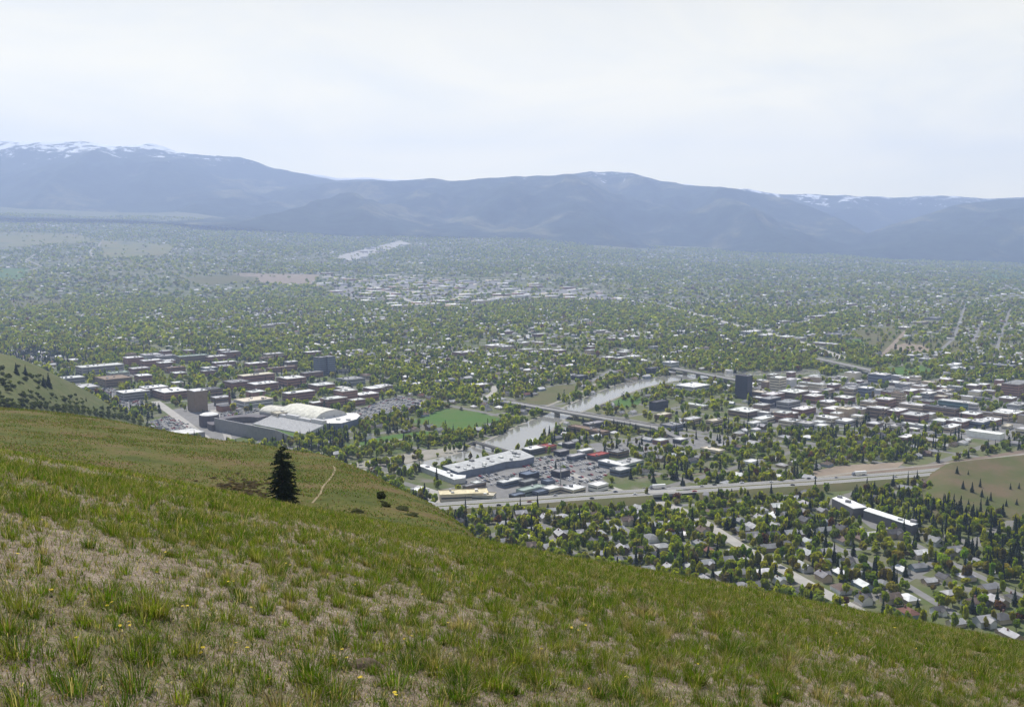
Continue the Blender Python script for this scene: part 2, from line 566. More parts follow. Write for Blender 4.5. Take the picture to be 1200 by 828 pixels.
def polypatch(name, poly, mat, z=0.06, d=0.0, h=0.0, grow_dn=0, grow_up=0, c=None):
    x, y = G(*np.array(poly, float).T)
    m = MB(); pts = [(a, b, z) for a, b in zip(x, y)]
    ar = sum(pts[i][0] * pts[(i + 1) % len(pts)][1] - pts[(i + 1) % len(pts)][0] * pts[i][1] for i in range(len(pts)))
    m.poly(pts if ar > 0 else pts[::-1])
    paint(poly, d, h, c, grow_dn=grow_dn, grow_up=grow_up)
    return tag(m.build(name, mat), kind='structure')

def strip_pts(pts, z=0.0, step=15.0, flat=True):
    p = np.array(pts, float)
    if flat:
        x, y = G(p[:, 0], p[:, 1], z); zz = np.full(len(x), z)
    else:
        x, y, zz = VG(p[:, 0], p[:, 1])
    q = np.stack([x, y], 1)
    s = np.concatenate([[0], np.cumsum(np.hypot(*np.diff(q, axis=0).T))])
    t = np.linspace(0, s[-1], max(len(p), int(s[-1] / step) + 2))
    # smooth through the points
    k = np.stack([np.interp(t, s, q[:, 0]), np.interp(t, s, q[:, 1])], 1)
    for _ in range(3):
        k[1:-1] = 0.25 * k[:-2] + 0.5 * k[1:-1] + 0.25 * k[2:]
    return k

def sides(k, off):
    d = np.gradient(k, axis=0); d /= np.linalg.norm(d, axis=1)[:, None]
    nrm = np.stack([-d[:, 1], d[:, 0]], 1)
    return k + nrm * off

ROADS = []
def road(name, pts, width, mat, z=0.12, off=0.0, base=0.0, flat=True, mask=True, kind='structure', grow=1, d=0.0):
    k = strip_pts(pts, base, flat=flat)
    k = sides(k, off)
    a, b = sides(k, width / 2), sides(k, -width / 2)
    za = base if flat else VH(a[:, 0], a[:, 1]); zb = base if flat else VH(b[:, 0], b[:, 1])
    zx = 0 if flat else 1.2
    X = np.stack([b[:, 0], a[:, 0]]); Y = np.stack([b[:, 1], a[:, 1]])
    Z = np.stack([np.zeros(len(k)) + zb, np.zeros(len(k)) + za]) + z + zx
    o = link(name, grid_mesh(name, X, Y, Z, mat, False))
    if mask:
        mw = width / 2 + 2
        a, b = sides(k, mw), sides(k, -mw)
        for i in range(len(k) - 1):
            q = np.array([a[i], a[i + 1], b[i + 1], b[i]])
            x, y = P(q[:, 0], q[:, 1], VH(q[:, 0], q[:, 1]))
            paint(list(zip(x, y)), d, 0, grow_dn=grow)
    return tag(o, kind=kind)

# ------------------------------------------------------------------ the hill under the camera
CREST = lambda p: 533 + (np.asarray(p, float)) * 0.1792
SIL = curve([(-700, 452), (-150, 470), (0, 478), (100, 490), (240, 512), (300, 522), (380, 535), (430, 555), (500, 590), (545, 622), (575, 641), (600, 656), (700, 700), (900, 760), (1200, 830), (2000, 1000)])
YSIL = curve([(-700, 330), (0, 290), (330, 240), (545, 180), (700, 150), (2000, 140)])
YA = curve([(-700, 150), (330, 142), (545, 118), (700, 100), (2000, 95)])
YF = curve([(-700, 700), (0, 640), (330, 560), (545, 480), (900, 450), (2000, 450)])
def slope_of(py):
    c, dy, dz = ray(600, py)
    return dz / dy
def pchip(xk, yk, x):
    h = np.diff(xk); d = np.diff(yk) / h
    m = np.zeros(len(xk))
    for i in range(1, len(xk) - 1):
        if d[i - 1] * d[i] > 0:
            w1, w2 = 2 * h[i] + h[i - 1], h[i] + 2 * h[i - 1]
            m[i] = (w1 + w2) / (w1 / d[i - 1] + w2 / d[i])
    m[0], m[-1] = d[0], d[-1]
    i = np.clip(np.searchsorted(xk, x) - 1, 0, len(h) - 1)
    t = (x - xk[i]) / h[i]
    return yk[i] * (1 + 2 * t) * (1 - t) ** 2 + h[i] * m[i] * t * (1 - t) ** 2 + yk[i + 1] * t * t * (3 - 2 * t) + h[i] * m[i + 1] * t * t * (t - 1)

HT = np.linspace(-1.3, 1.3, 420)
HY = np.concatenate([[0.05], np.geomspace(0.5, 760, 380)])
YT = 40.0
cq = 1.7 / YT ** 2
HZT = np.zeros((len(HY), len(HT)))
for j, t in enumerate(HT):
    px = 600 + FPX * t * CP * 1.02
    cr = CREST(px); s = slope_of(cr) + 2 * math.sqrt(1.7 * cq)
    near = lambda Y: -1.7 + s * Y - cq * Y * Y
    ys = [0.05, 1, 2, 4, 7, 11, 16, 22, 30, 40, 50, 60]
    zs = [near(Y) for Y in ys]
    ya, ysl, yf = float(YA(px)), float(YSIL(px)), float(YF(px))
    g = float(sm(540, 640, px))
    za = slope_of(cr + 4) * ya * (1 - g) + near(ya) * g
    sp = float(SIL(px))
    zs_ = slope_of(sp) * ysl
    zmid = slope_of(sp + 0.45 * (cr - sp) if cr > sp else sp) * (ya + 0.45 * (ysl - ya))
    if g > 0:
        lin = lambda Y: near(ya) + (near(ya) - near(ya - 1)) * (Y - ya)
        zmid = zmid * (1 - g) + min(lin(ya + 0.45 * (ysl - ya)), zmid) * g
        zs_ = zs_ * (1 - g) + min(lin(ysl), zs_) * g
    ys += [ya, ya + 0.45 * (ysl - ya), ysl, ysl + 0.35 * (yf - ysl), yf, 780]
    zs += [za, zmid, zs_, zs_ + 0.36 * (-H - zs_), -H - 3, -H - 30]
    HZT[:, j] = pchip(np.array(ys), np.array(zs), HY)
HXg, HYg = np.meshgrid(HT, HY); HXg = HXg * HYg
HZT += H + fbm(HXg / 9, HYg / 9, 3, 5) * 0.16 * sm(3, 12, HYg) * (1 - 0.6 * sm(30, 45, HYg)) + fbm(HXg / 45, HYg / 45, 4, 9) * 1.3 * sm(70, 150, HYg)
def HZ(x, y):
    x = np.asarray(x, float); y = np.asarray(y, float)
    t = np.clip(x / np.maximum(y, 0.05), HT[0], HT[-1])
    j = np.clip((t - HT[0]) / (HT[1] - HT[0]), 0, len(HT) - 1.001); j0 = j.astype(int); fj = j - j0
    i0 = np.clip(np.searchsorted(HY, y) - 1, 0, len(HY) - 2)
    fi = np.clip((y - HY[i0]) / (HY[i0 + 1] - HY[i0]), 0, 1)
    return (HZT[i0, j0] * (1 - fj) + HZT[i0, j0 + 1] * fj) * (1 - fi) + (HZT[i0 + 1, j0] * (1 - fj) + HZT[i0 + 1, j0 + 1] * fj) * fi
tag(link('hillside', grid_mesh('hillside', HXg, HYg, HZT, hill_m)), kind='structure')

HYS = np.geomspace(2, 600, 1400)
def HG(px, py, ymin=2.0):
    """Where a point of the photograph lies on the hill."""
    c, dy, dz = ray(float(px), float(py))
    ys = HYS[HYS >= ymin]
    X = c / dy * ys; Z = H + dz / dy * ys
    b = Z <= HZ(X, ys)
    k = b.argmax() if b.any() else len(ys) - 1
    return float(X[k]), float(ys[k]), float(HZ(X[k], ys[k]))

# the spur of the next hill, beyond on the left
S2 = curve([(-700, 330), (-150, 393), (0, 418), (30, 429), (55, 442), (75, 452), (100, 467), (125, 480), (150, 492), (168, 501), (190, 512)])
Y2 = curve([(-700, 900), (0, 1000), (100, 1080), (168, 1170), (190, 1180)])
YL = curve([(-700, 560), (0, 760), (100, 985), (168, 1150), (190, 1160)])
cols = np.linspace(-700, 190, 120)
r2 = np.linspace(0, 1, 70)
X2 = np.zeros((70, 120)); Yy2 = np.zeros((70, 120)); Z2 = np.zeros((70, 120))
for j, px in enumerate(cols):
    t = (px - 600) / FPX / CP / 1.02
    ysl, yl = float(Y2(px)), float(YL(px))
    zsl = max(H + slope_of(float(S2(px))) * ysl, -2)
    zl = min(max(H + slope_of(float(S2(px)) + (478 - 418) * max(0.08, 1 - max(px, 0) / 150)) * yl, -2), zsl + 4)
    kx = np.array([yl - 260, yl, 0.5 * (yl + ysl), ysl, ysl + 260]); kz = np.array([-30, zl, 0.5 * (zl + zsl) + 2, zsl, -30.0])
    Yr = kx[0] + (kx[-1] - kx[0]) * r2
    Yy2[:, j] = Yr; X2[:, j] = t * Yr; Z2[:, j] = pchip(kx, kz, Yr)
Z2 += fbm(X2 / 60, Yy2 / 60, 4, 3) * 2.5
tag(link('hill', grid_mesh('hill', X2, Yy2, Z2, hill2_m)), kind='structure')
def H2(x, y):
    """Height of that spur at one place."""
    px = 600 + FPX * CP * 1.02 * x / y
    j = int(np.clip(np.searchsorted(cols, px), 0, 119))
    return float(np.interp(y, Yy2[:, j], Z2[:, j]))
OCC = lambda p: np.minimum(np.minimum(CREST(p), SIL(p)), np.where(np.asarray(p) < 185, S2(p), 9999))

# ------------------------------------------------------------------ mountains
def mountain(name, sil, yf, yc, zf, mat, x0, x1, n=(220, 60), amp=0.25, seed=0, sc=2600, roughn=2.0):
    cx = np.linspace(x0, x1, n[0]); r = np.linspace(0, 1.35, n[1])
    Cx, R = np.meshgrid(cx, r)
    Yc = yf(Cx) + (yc(Cx) - yf(Cx)) * R
    X = (Cx - 600) / FPX / CP * Yc
    sp = sil(cx) + roughn * fbm(cx / 14, cx * 0 + seed, 4, seed) * 0.6
    zc = H + np.array([slope_of(v) for v in sp]) * yc(cx)
    ZF = zf(Cx)
    f = np.where(R < 1, R ** 0.9, 1 - (R - 1) * 1.6)
    rid = 1 - np.abs(fbm(X / sc, Yc / (sc * 1.6), 5, seed))
    rid2 = fbm(X / (sc * 0.4), Yc / (sc * 0.5), 4, seed + 50)
    win = np.sin(np.clip(R, 0, 1) * math.pi) ** 0.8
    Z = ZF + (zc[None, :] - ZF) * (f + win * amp * ((rid - 0.78) * 1.7 + rid2 * 0.35))
    # nothing in front may stand above the crest line as seen in the picture
    lim = H + (np.array([slope_of(v + 0.6) for v in sp])[None, :]) * Yc
    Z = np.where(R < 1, np.minimum(Z, lim), Z)
    tag(link(name, grid_mesh(name, X, Yc, Z, mat)), kind='structure')

FZ = lambda p: H + 10500 * (YH - YB(p)) / FPX - 40
mountain('mountains', curve([(-500, 175), (-200, 170), (0, 166), (50, 165), (110, 165), (150, 171), (180, 168), (200, 173), (230, 179), (290, 184), (330, 197), (370, 205), (400, 211), (440, 210), (470, 212), (560, 228), (700, 260)]),
         curve([(-500, 11800), (700, 12500)]), curve([(-500, 15800), (700, 16300)]), lambda p: FZ(p) + 120, make_mountain('far_snow_range', 1800), -500, 700, (260, 70), 0.36, 3, 2600)
mountain('mountains', curve([(-500, 168), (-60, 163), (0, 161.5), (30, 163), (60, 170), (150, 176), (172, 168), (185, 165), (200, 169), (218, 176), (260, 186), (400, 207), (425, 206), (450, 208), (475, 209), (600, 214), (800, 214), (815, 216), (850, 222), (1000, 240)]),
         curve([(-500, 16400), (1000, 16400)]), curve([(-500, 17300), (1000, 17300)]), lambda p: p * 0 + 300, make_mountain('snow_peaks', 560), -500, 1000, (240, 30), 0.1, 8, 1800)
mountain('mountains', curve([(780, 228), (820, 222), (870, 221), (910, 227), (950, 227), (1000, 229), (1050, 231), (1080, 228), (1110, 229), (1150, 232), (1180, 231), (1300, 229), (1700, 222)]),
         curve([(780, 13500), (1700, 13500)]), curve([(780, 17000), (1700, 17000)]), lambda p: FZ(p) + 60, make_mountain('right_snow_range', 1150), 780, 1700, (200, 60), 0.28, 21, 2200)
mountain('mountains', curve([(-500, 244), (-250, 240), (-100, 247), (0, 243), (40, 247), (90, 243), (150, 235), (215, 228), (250, 222), (300, 218), (350, 217), (400, 213), (450, 212), (495, 209), (510, 208), (530, 211), (560, 209), (610, 206), (650, 205), (690, 200.5), (735, 201), (770, 211), (800, 216), (830, 218), (860, 221), (890, 227), (920, 233), (950, 244), (980, 257), (1010, 272), (1050, 290), (1090, 303)]),
         curve([(-500, 9900), (600, 9900), (1090, 10200)]), curve([(-500, 11500), (0, 11800), (100, 13000), (300, 15000), (735, 15500), (900, 14000), (1090, 11000)]), FZ, make_mountain('near_forest_range', 1470, mthr=0.53), -500, 1090, (380, 100), 0.46, 33, 2000)
mountain('mountains', curve([(900, 305), (960, 291), (1000, 276), (1040, 262), (1080, 250), (1110, 240), (1150, 234), (1200, 231), (1300, 226), (1700, 220)]),
         curve([(900, 10000), (1700, 9500)]), curve([(900, 10800), (1050, 12500), (1700, 13500)]), FZ, make_mountain('right_forest_range', 2300, mthr=0.56), 900, 1700, (220, 70), 0.42, 44, 1700)

# ------------------------------------------------------------------ ground cover, river, roads
RIVER_L = [(330, 560), (437, 549), (490, 542), (535, 532), (560, 521), (585, 510), (605, 500), (625, 491.5), (645, 484), (662, 477), (680, 468), (700, 460), (722, 451), (750, 444.5), (785, 440), (830, 437.5), (880, 436), (960, 434)]
RIVER_R = [(330, 570), (437, 555), (490, 548), (540, 539), (580, 533), (608, 526), (632, 514), (643, 506), (655, 495), (668, 487), (684, 481), (700, 474.5), (728, 463), (756, 453), (790, 446), (835, 442), (880, 439.5), (960, 437)]
def river():
    def res(l):
        a = np.array(l, float); t = np.linspace(0, len(a) - 1, 90)
        return np.stack([np.interp(t, range(len(a)), a[:, 0]), np.interp(t, range(len(a)), a[:, 1])], 1)
    a, b = res(RIVER_L), res(RIVER_R)
    rows = [a + (b - a) * f for f in np.linspace(0, 1, 5)]
    x = np.stack([G(r[:, 0], r[:, 1])[0] for r in rows]); y = np.stack([G(r[:, 0], r[:, 1])[1] for r in rows])
    tag(link('river', grid_mesh('river', x, y, x * 0 + 0.05, water_m)), kind='structure')
    bank = lambda l, s: road('riverbank', l, 7, gravel_bar, 0.03, mask=False)
    bank(RIVER_L, 1); bank(RIVER_R, -1)
    for l, sg in ((RIVER_L[:9], 1), (RIVER_R[:7], -1), (RIVER_L[10:15], 1)):     # trees line the banks
        k = strip_pts(l, 0.0); a, b = sides(k, sg * 6), sides(k, sg * 24)
        for i in range(len(k) - 1):
            q_ = np.array([a[i], a[i + 1], b[i + 1], b[i]]); x_, y_ = P(q_[:, 0], q_[:, 1], 0)
            paint(list(zip(x_, y_)), 1.5, 0, .05)
    paint(RIVER_L + RIVER_R[::-1], 0, 0, grow_dn=2)
    paint(RIVER_L[8:] + RIVER_R[8:][::-1], 0, 0, grow_dn=7)
RES0 = [(556, 600), (720, 601), (800, 605), (870, 594), (960, 584), (1060, 622), (1090, 628), (1215, 690), (1215, 770), (560, 660)]
paint([(60, 412), (300, 405), (470, 440), (470, 470), (400, 515), (250, 520), (150, 490), (60, 440)], 0.75, 0, 0.3)     # campus
paint([(0, 400), (70, 400), (70, 432), (0, 425)], 1.0, 1, 0.55)
paint([(470, 508), (600, 505), (560, 550), (450, 560), (400, 540), (400, 520)], 1.15, 0, 0.05)
paint([(500, 528), (740, 522), (800, 560), (790, 590), (540, 600), (480, 570)], 0.12, 0, 0.3)                            # shopping centre
paint([(740, 505), (900, 512), (960, 545), (820, 565), (740, 560)], 0.8, 0.6, 0.15)
paint([(885, 442), (1000, 437), (1210, 452), (1210, 520), (1100, 516), (1010, 504), (930, 506), (890, 500)], 0.12, 0, 0.2)  # downtown
paint([(700, 470), (760, 452), (860, 455), (890, 500), (800, 508), (740, 490)], 0.55, 0.2, 0.2)
paint([(930, 505), (1010, 500), (1100, 515), (1130, 535), (1000, 548), (930, 548)], 0.95, 0.5, 0.2)
paint([(560, 399), (680, 404), (770, 410), (790, 432), (720, 425), (640, 415), (560, 408)], 0.35, 0.3, 0.15)
paint([(380, 318), (480, 322), (600, 326), (690, 338), (740, 352), (600, 350), (560, 360), (470, 362), (400, 350), (370, 335)], 0.22, 0, 0.2)  # far shops
paint([(860, 410), (1100, 428), (1100, 445), (880, 437), (860, 432)], 1.0, 0.1, 0.1)                                     # riverside wood
paint([(1020, 352), (1210, 345), (1210, 425), (1060, 420), (1000, 400)], 0.4, 0.9, 0.15)
paint([(1060, 592), (1210, 590), (1210, 700), (1140, 660), (1080, 625)], 1.35, 0.05, 0.3)                                # wooded gully
paint(RES0, c=0.09)
river()
# lawns and fields
polypatch('playing_field', [(481, 494), (520, 478.5), (560, 482.5), (592, 492), (568, 500), (541, 505)], lawn_m, 0.08, grow_dn=2)
polypatch('playing_field', [(400, 523), (450, 511), (495, 504.5), (518, 507.5), (470, 515), (420, 522)], lawn_m, 0.08, grow_dn=2)
polypatch('meadow', [(628, 461), (652, 451), (680, 451), (676, 458), (655, 465), (628, 466)], meadow_m, 0.08, grow_dn=1)
polypatch('meadow', [(600, 470), (640, 462), (655, 466), (648, 474), (625, 474)], meadow_m, 0.07, grow_dn=1)
polypatch('lawn', [(715, 472), (735, 462), (756, 466), (748, 474), (725, 480)], lawn_m, 0.07, d=0.2)
polypatch('gravel_bar', [(437, 549), (500, 538), (545, 528), (545, 522), (500, 527), (400, 545)], gravel_bar, 0.04, d=0.9)
polypatch('rail_yard', [(950, 566), (985, 556), (1050, 548), (1110, 541), (1230, 522), (1230, 562), (1180, 566), (1110, 562), (1080, 559), (1040, 561)], yard_m, 0.05)
paint([(1035, 563), (1085, 557), (1240, 543), (1240, 550), (1090, 565), (1045, 571)], 1.5, 0, .45)
FWY = curve([(1060, 957), (1087, 968), (1140, 991), (1180, 1008), (1260, 1037), (1400, 1090)])
mc = np.linspace(1070, 1330, 60); mr_ = np.linspace(0, 1, 40)
MC, MR = np.meshgrid(mc, mr_)
yc_ = FWY(MC) - 24
MY = np.where(MR < .85, 800 + (yc_ - 800) * MR / .85, yc_ + (MR - .85) / .15 * 13)
mh = np.where(MR < .85, (MR / .85) ** 1.25, 1 - .7 * ((MR - .85) / .15) ** 2) * (15.5 * sm(1072, 1118, MC) * (1 - .3 * sm(1200, 1330, MC)))
MX = (MC - 600) / FPX / CP / .985 * MY
mh = mh + fbm(MX / 40, MY / 40, 3, 77) * .9 * sm(0, .3, MR) - .3 * (1 - sm(1072, 1100, MC)) + .04
tag(link('hill', grid_mesh('hill', MX, MY, mh, mound_m)), kind='structure')
def MZ(x, y):
    k = int(np.argmin((MX - x) ** 2 + (MY - y) ** 2)); return float(mh.ravel()[k])
paint([(1090, 566), (1110, 552), (1250, 535), (1250, 604), (1170, 598), (1095, 584)], 0, 0)
polypatch('dirt_lot', [(952, 552), (985, 545), (1060, 541), (1050, 549), (985, 557), (960, 566)], dirt_m, 0.07)
polypatch('dirt_lot', [(1040, 407), (1060, 402), (1090, 405), (1088, 412), (1060, 413)], dirt_m, 0.07)
polypatch('meadow', [(1000, 385), (1045, 384), (1060, 395), (1120, 400), (1130, 412), (1040, 416), (1010, 404)], meadow_m, 0.05, d=0.12)
polypatch('lawn', [(985, 398), (1008, 397), (1016, 406), (992, 405)], lawn_m, 0.08, d=0.05)
polypatch('lawn', [(1040, 430), (1080, 428), (1100, 436), (1050, 440)], lawn_m, 0.08, d=0.1)
patch('lawn', [(215, 326), (300, 321), (305, 330), (235, 335)], meadow_m, 0.1)
patch('dirt_lot', [(270, 320), (375, 322), (365, 333), (310, 332)], dirt_m, 0.12, d=0.05)
patch('lawn', [(10, 352), (75, 349), (70, 358), (15, 362)], meadow_m, 0.1, d=0.1)
patch('hill_meadow', [(-60, 271), (90, 274), (118, 284), (-60, 294)], hillmeadow_m, 0.3, d=0.06)
patch('hill_meadow', [(118, 282), (205, 287), (195, 299), (122, 303)], hillmeadow_m, 0.3, d=0.06)
patch('hill_meadow', [(-60, 314), (35, 315), (25, 328), (-60, 330)], lawn_m, 0.3, d=0.1)
patch('hill_meadow', [(535, 271.5), (610, 271), (620, 279), (540, 281)], hillmeadow_m, 0.3, d=0.15)
patch('hill_meadow', [(690, 285), (740, 283), (750, 291), (700, 294)], hillmeadow_m, 0.3, d=0.2)
patch('hill_meadow', [(1150, 318), (1230, 314), (1230, 326), (1160, 330)], lawn_m, 0.3, d=0.5)
# paved areas
def lot(poly, mat=asphalt, z=0.09, **k):
    return polypatch('parking_lot', poly, mat, z, **k)
LOTS = {
    'campus': [(407, 485), (448, 469), (470, 464), (512, 471), (490, 480), (452, 489), (425, 494)],
    'mall': [(536, 566), (545, 552), (607, 537), (630, 535), (690, 533), (722, 545), (700, 566), (640, 578), (590, 570)],
    'hillfoot': [(111, 458), (128, 453), (165, 468), (170, 477), (150, 480)],
    'stadium': [(170, 496), (196, 487), (228, 500), (212, 509), (190, 507)],
    'school': [(1001, 603), (1012, 600), (1062, 620), (1045, 626), (1020, 618)],
    'grey': [(255, 500), (262, 476), (300, 478), (330, 492), (300, 496), (290, 510)],
}
for k, v in LOTS.items():
    lot(v)
lot([(490, 568), (560, 588), (545, 594), (515, 592), (480, 575)], concrete, 0.05)
lot([(690, 520), (790, 512), (870, 512), (860, 522), (770, 530), (700, 530)], asphalt, 0.05, d=0.3, h=0.2)
lot([(560, 562), (700, 556), (720, 572), (690, 582), (580, 590), (545, 584)], asphalt, 0.06)
lot([(885, 450), (1000, 442), (1200, 455), (1200, 515), (1100, 512), (1010, 500), (930, 503), (890, 498)], asphalt, 0.04, d=0.5)
lot([(200, 480), (260, 470), (300, 470), (290, 510), (255, 520), (230, 500)], asphalt, 0.05, d=0.25)
patch('parking_lot', [(378, 322), (600, 330), (560, 356), (400, 348)], asphalt, 0.1, d=0.4)
patch('parking_lot', [(600, 336), (690, 341), (740, 352), (620, 348)], asphalt, 0.1, d=0.45)
patch('parking_lot', [(395, 300), (470, 282), (482, 286), (410, 306)], concrete, 0.1, d=0.2)
# freeway on its embankment
FW = [(430, 601), (525, 592), (600, 587.5), (700, 580), (780, 575), (850, 570.5), (950, 564), (1030, 558), (1087, 553.5), (1140, 547.5), (1180, 543), (1260, 536)]
FZ0 = 5.0
kf = strip_pts(FW, FZ0)
def xpx(pxv):
    x, _ = P(kf[:, 0], kf[:, 1], FZ0)
    return x
fx = xpx(None)
def embank(name, sel, top=13, toe=25):
    k = kf[sel]
    rows = [sides(k, -toe), sides(k, -top), sides(k, top), sides(k, toe)]
    X = np.stack([r[:, 0] for r in rows]); Y = np.stack([r[:, 1] for r in rows])
    Z = np.stack([X[0] * 0 - 0.5, X[0] * 0 + FZ0 - 0.05, X[0] * 0 + FZ0 - 0.05, X[0] * 0 - 0.5])
    tag(link(name, grid_mesh(name, X, Y, Z, meadow_m, False)), kind='structure')
embank('freeway_embankment', fx < 768); embank('freeway_embankment', fx > 796)
for off, wd in ((7.0, 9.6), (-7.0, 9.6)):
    road('freeway', FW, wd, freeway_m, 0.03, off, FZ0, grow=2)
    for o2 in (-4.3, 4.3):
        road('lane_marking', FW, 0.35, paint_white, 0.05, off + o2, FZ0, mask=False)
br = kf[(fx > 758) & (fx < 806)]
m = MB()
for off in (6.6, -6.6):
    a, b = sides(br, off + 6.4), sides(br, off - 6.4)
    for i in range(len(br) - 1):
        q = [a[i], a[i + 1], b[i + 1], b[i]]
        m.prism([tuple(p) for p in q], FZ0 - 1.4, FZ0 - 0.04)
ov = empty('overpass', (float(br[:, 0].mean()), float(br[:, 1].mean()), 0))
def local(o, me_obj):
    me_obj.parent = o
    me_obj.matrix_parent_inverse = Matrix.Translation(-o.location) if not any(o.rotation_euler) else (Matrix.Translation(o.location) @ o.rotation_euler.to_matrix().to_4x4()).inverted()
    return me_obj
local(ov, m.build('deck', concrete))
for sgn in (1, -1):
    m = MB(); a = sides(br, sgn * 13.1)
    for i in range(len(br) - 1):
        b = sides(br, sgn * 13.5)
        m.prism([tuple(a[i]), tuple(a[i + 1]), tuple(b[i + 1]), tuple(b[i])], FZ0 - 1.4, FZ0 + 0.9)
    local(ov, m.build('parapet', concrete))
mid = br[len(br) // 2]
for off in (-10, -5, 5, 10):
    p = sides(br, off)[len(br) // 2]
    m = MB(); m.tube((p[0], p[1], -0.5), (p[0], p[1], FZ0 - 1.4), 0.7, 0.7, 10)
    local(ov, m.build('pier', concrete))
tag(ov, 'concrete freeway overpass with dark shaded opening over the wide street', 'overpass')
road('road', [(690, 596), (735, 594), (790, 592), (850, 590), (900, 583), (960, 573)], 8, asphalt, 0.1)
road('road', [(640, 545), (670, 556), (700, 566), (740, 580), (775, 588), (804, 598), (850, 628), (880, 647), (912, 664), (950, 686), (1000, 712), (1060, 745)], 11, concrete, 0.14, grow=1, d=0.06)
road('road', [(718, 610), (738, 624), (757, 638), (790, 660)], 7, asphalt, 0.10, d=0.2, grow=0)
road('road', [(625, 610), (637, 621), (655, 638), (690, 660)], 7, asphalt, 0.10, d=0.2, grow=0)
road('road', [(950, 624), (986, 645), (1020, 660), (1070, 690), (1120, 720)], 7, asphalt, 0.10, d=0.2, grow=0)
road('road', [(1055, 628), (1095, 650), (1130, 666), (1164, 683), (1215, 706)], 7, asphalt, 0.10, d=0.2, grow=0)
road('road', [(700, 640), (760, 637), (830, 636), (860, 634)], 6, asphalt, 0.11, d=0.3, grow=0)
road('road', [(890, 652), (940, 648), (990, 644), (1060, 640)], 6, asphalt, 0.11, d=0.3, grow=0)
road('road', [(1180, 552), (1184, 556), (1200, 560), (1230, 563)], 7, concrete, 0.1)
road('road', [(1080, 584), (1130, 598), (1170, 601), (1230, 602)], 6, concrete, 0.1)
road('road', [(182, 470), (192, 477), (215, 494), (240, 513), (262, 532), (285, 552)], 13, concrete, 0.13)
road('road', [(250, 480), (262, 500), (270, 520)], 9, concrete, 0.12)
road('road', [(775, 502), (800, 508), (860, 514), (900, 516), (960, 520)], 14, asphalt, 0.13)
road('road', [(860, 515), (890, 506), (930, 502), (980, 503), (1060, 507), (1140, 514)], 10, asphalt, 0.12)
road('road', [(740, 560), (800, 556), (860, 553), (905, 550), (940, 556)], 5, yard_m, 0.12)
road('road', [(370, 532), (400, 526), (450, 518), (500, 510), (540, 505), (580, 497), (625, 484), (640, 480)], 5, gravel_bar, 0.1)
road('road', [(392, 546), (430, 540), (470, 533)], 3, gravel_bar, 0.1)
road('road', [(640, 476), (660, 468), (690, 455), (705, 445), (715, 437)], 6, gravel_bar, 0.1)
road('road', [(560, 470), (578, 461), (580, 452)], 10, concrete, 0.12)
road('road', [(690, 448), (708, 438), (725, 428), (785, 424)], 9, asphalt, 0.12)
road('road', [(640, 530), (680, 522), (740, 515), (775, 504)], 9, asphalt, 0.13)
road('railway_track', [(950, 560), (1010, 552), (1080, 546), (1150, 538), (1230, 528)], 4, gravel_bar, 0.12)
road('railway_track', [(1000, 559), (1080, 552), (1150, 544), (1230, 535)], 3.0, yard_m, 0.12)
road('road', [(1030, 420), (1045, 405), (1065, 384)], 10, dirt_m, 0.1)
road('road', [(1100, 412), (1118, 396), (1131, 358)], 8, asphalt, 0.12)
road('road', [(1138, 405), (1150, 378)], 8, asphalt, 0.12)
road('road', [(1168, 412), (1172, 396), (1184, 362)], 8, asphalt, 0.12)
road('road', [(395, 303), (430, 293), (470, 282)], 30, concrete, 0.3, flat=False)
road('road', [(690, 341), (760, 353), (870, 383), (930, 398), (990, 420)], 24, concrete, 0.2)
road('road', [(880, 392), (960, 372), (1010, 357)], 20, concrete, 0.2)
road('road', [(560, 408), (640, 412), (720, 421)], 18, asphalt, 0.12)
road('road', [(433, 333), (460, 345), (497, 359)], 25, concrete, 0.3, flat=False)
road('road', [(108, 301), (106, 295), (116, 288), (122, 281)], 16, gravel_bar, 0.6, flat=False)
road('road', [(20, 320), (50, 313), (30, 305), (42, 298)], 14, gravel_bar, 0.6, flat=False)
road('road', [(85, 318), (115, 313), (145, 312)], 16, gravel_bar, 0.6, flat=False)

# ------------------------------------------------------------------ bridges
def bridge(pa, pb, z, width, npier, label, taper=40):
    (xa, ya), (xb, yb) = G(*pa, z), G(*pb, z)
    L = math.hypot(xb - xa, yb - ya); a = math.atan2(yb - ya, xb - xa)
    r = empty('bridge', ((xa + xb) / 2, (ya + yb) / 2, 0), a)
    m = MB(); m.box(0, 0, z - 1.6, z, L, width)
    for s in (-1, 1):      # approach ramps
        x0, x1 = s * L / 2, s * (L / 2 + taper)
        w2 = width / 2
        m.poly([(x0, -w2, z - 0.02), (x1, -w2, 0.1), (x1, w2, 0.1), (x0, w2, z - 0.02)][::s])
        for q in (-w2, w2):
            m.poly([(x0, q, z - 0.02), (x1, q, 0.1), (x0, q, 0.0)])
    m.build('deck', freeway_m, r)
    for s in (-1, 1):
        m = MB(); m.box(0, s * (width / 2 - 0.2), z + 0.01, z + 1.0, L, 0.4); m.build('parapet', concrete, r)
    for k in range(npier):
        x = -L / 2 + L * (k + 1) / (npier + 1)
        m = MB(); m.box(x, 0, -0.5, z - 2.6, 2.2, width * 0.55); m.box(x, 0, z - 2.6, z - 1.62, 2.6, width * 0.95)
        m.build('pier', concrete, r)
    q = [(pa[0], pa[1] - 3), (pb[0], pb[1] - 3), (pb[0], pb[1] + 9), (pa[0], pa[1] + 9)]
    paint(q, 0, 0)
    return tag(r, label, 'bridge')
bridge((592, 470), (772, 501), 8, 17, 7, 'long pale road bridge slanting across the river by the playing field')
bridge((788, 431), (868, 446), 8, 17, 4, 'pale road bridge over the river ending at the dark tower')
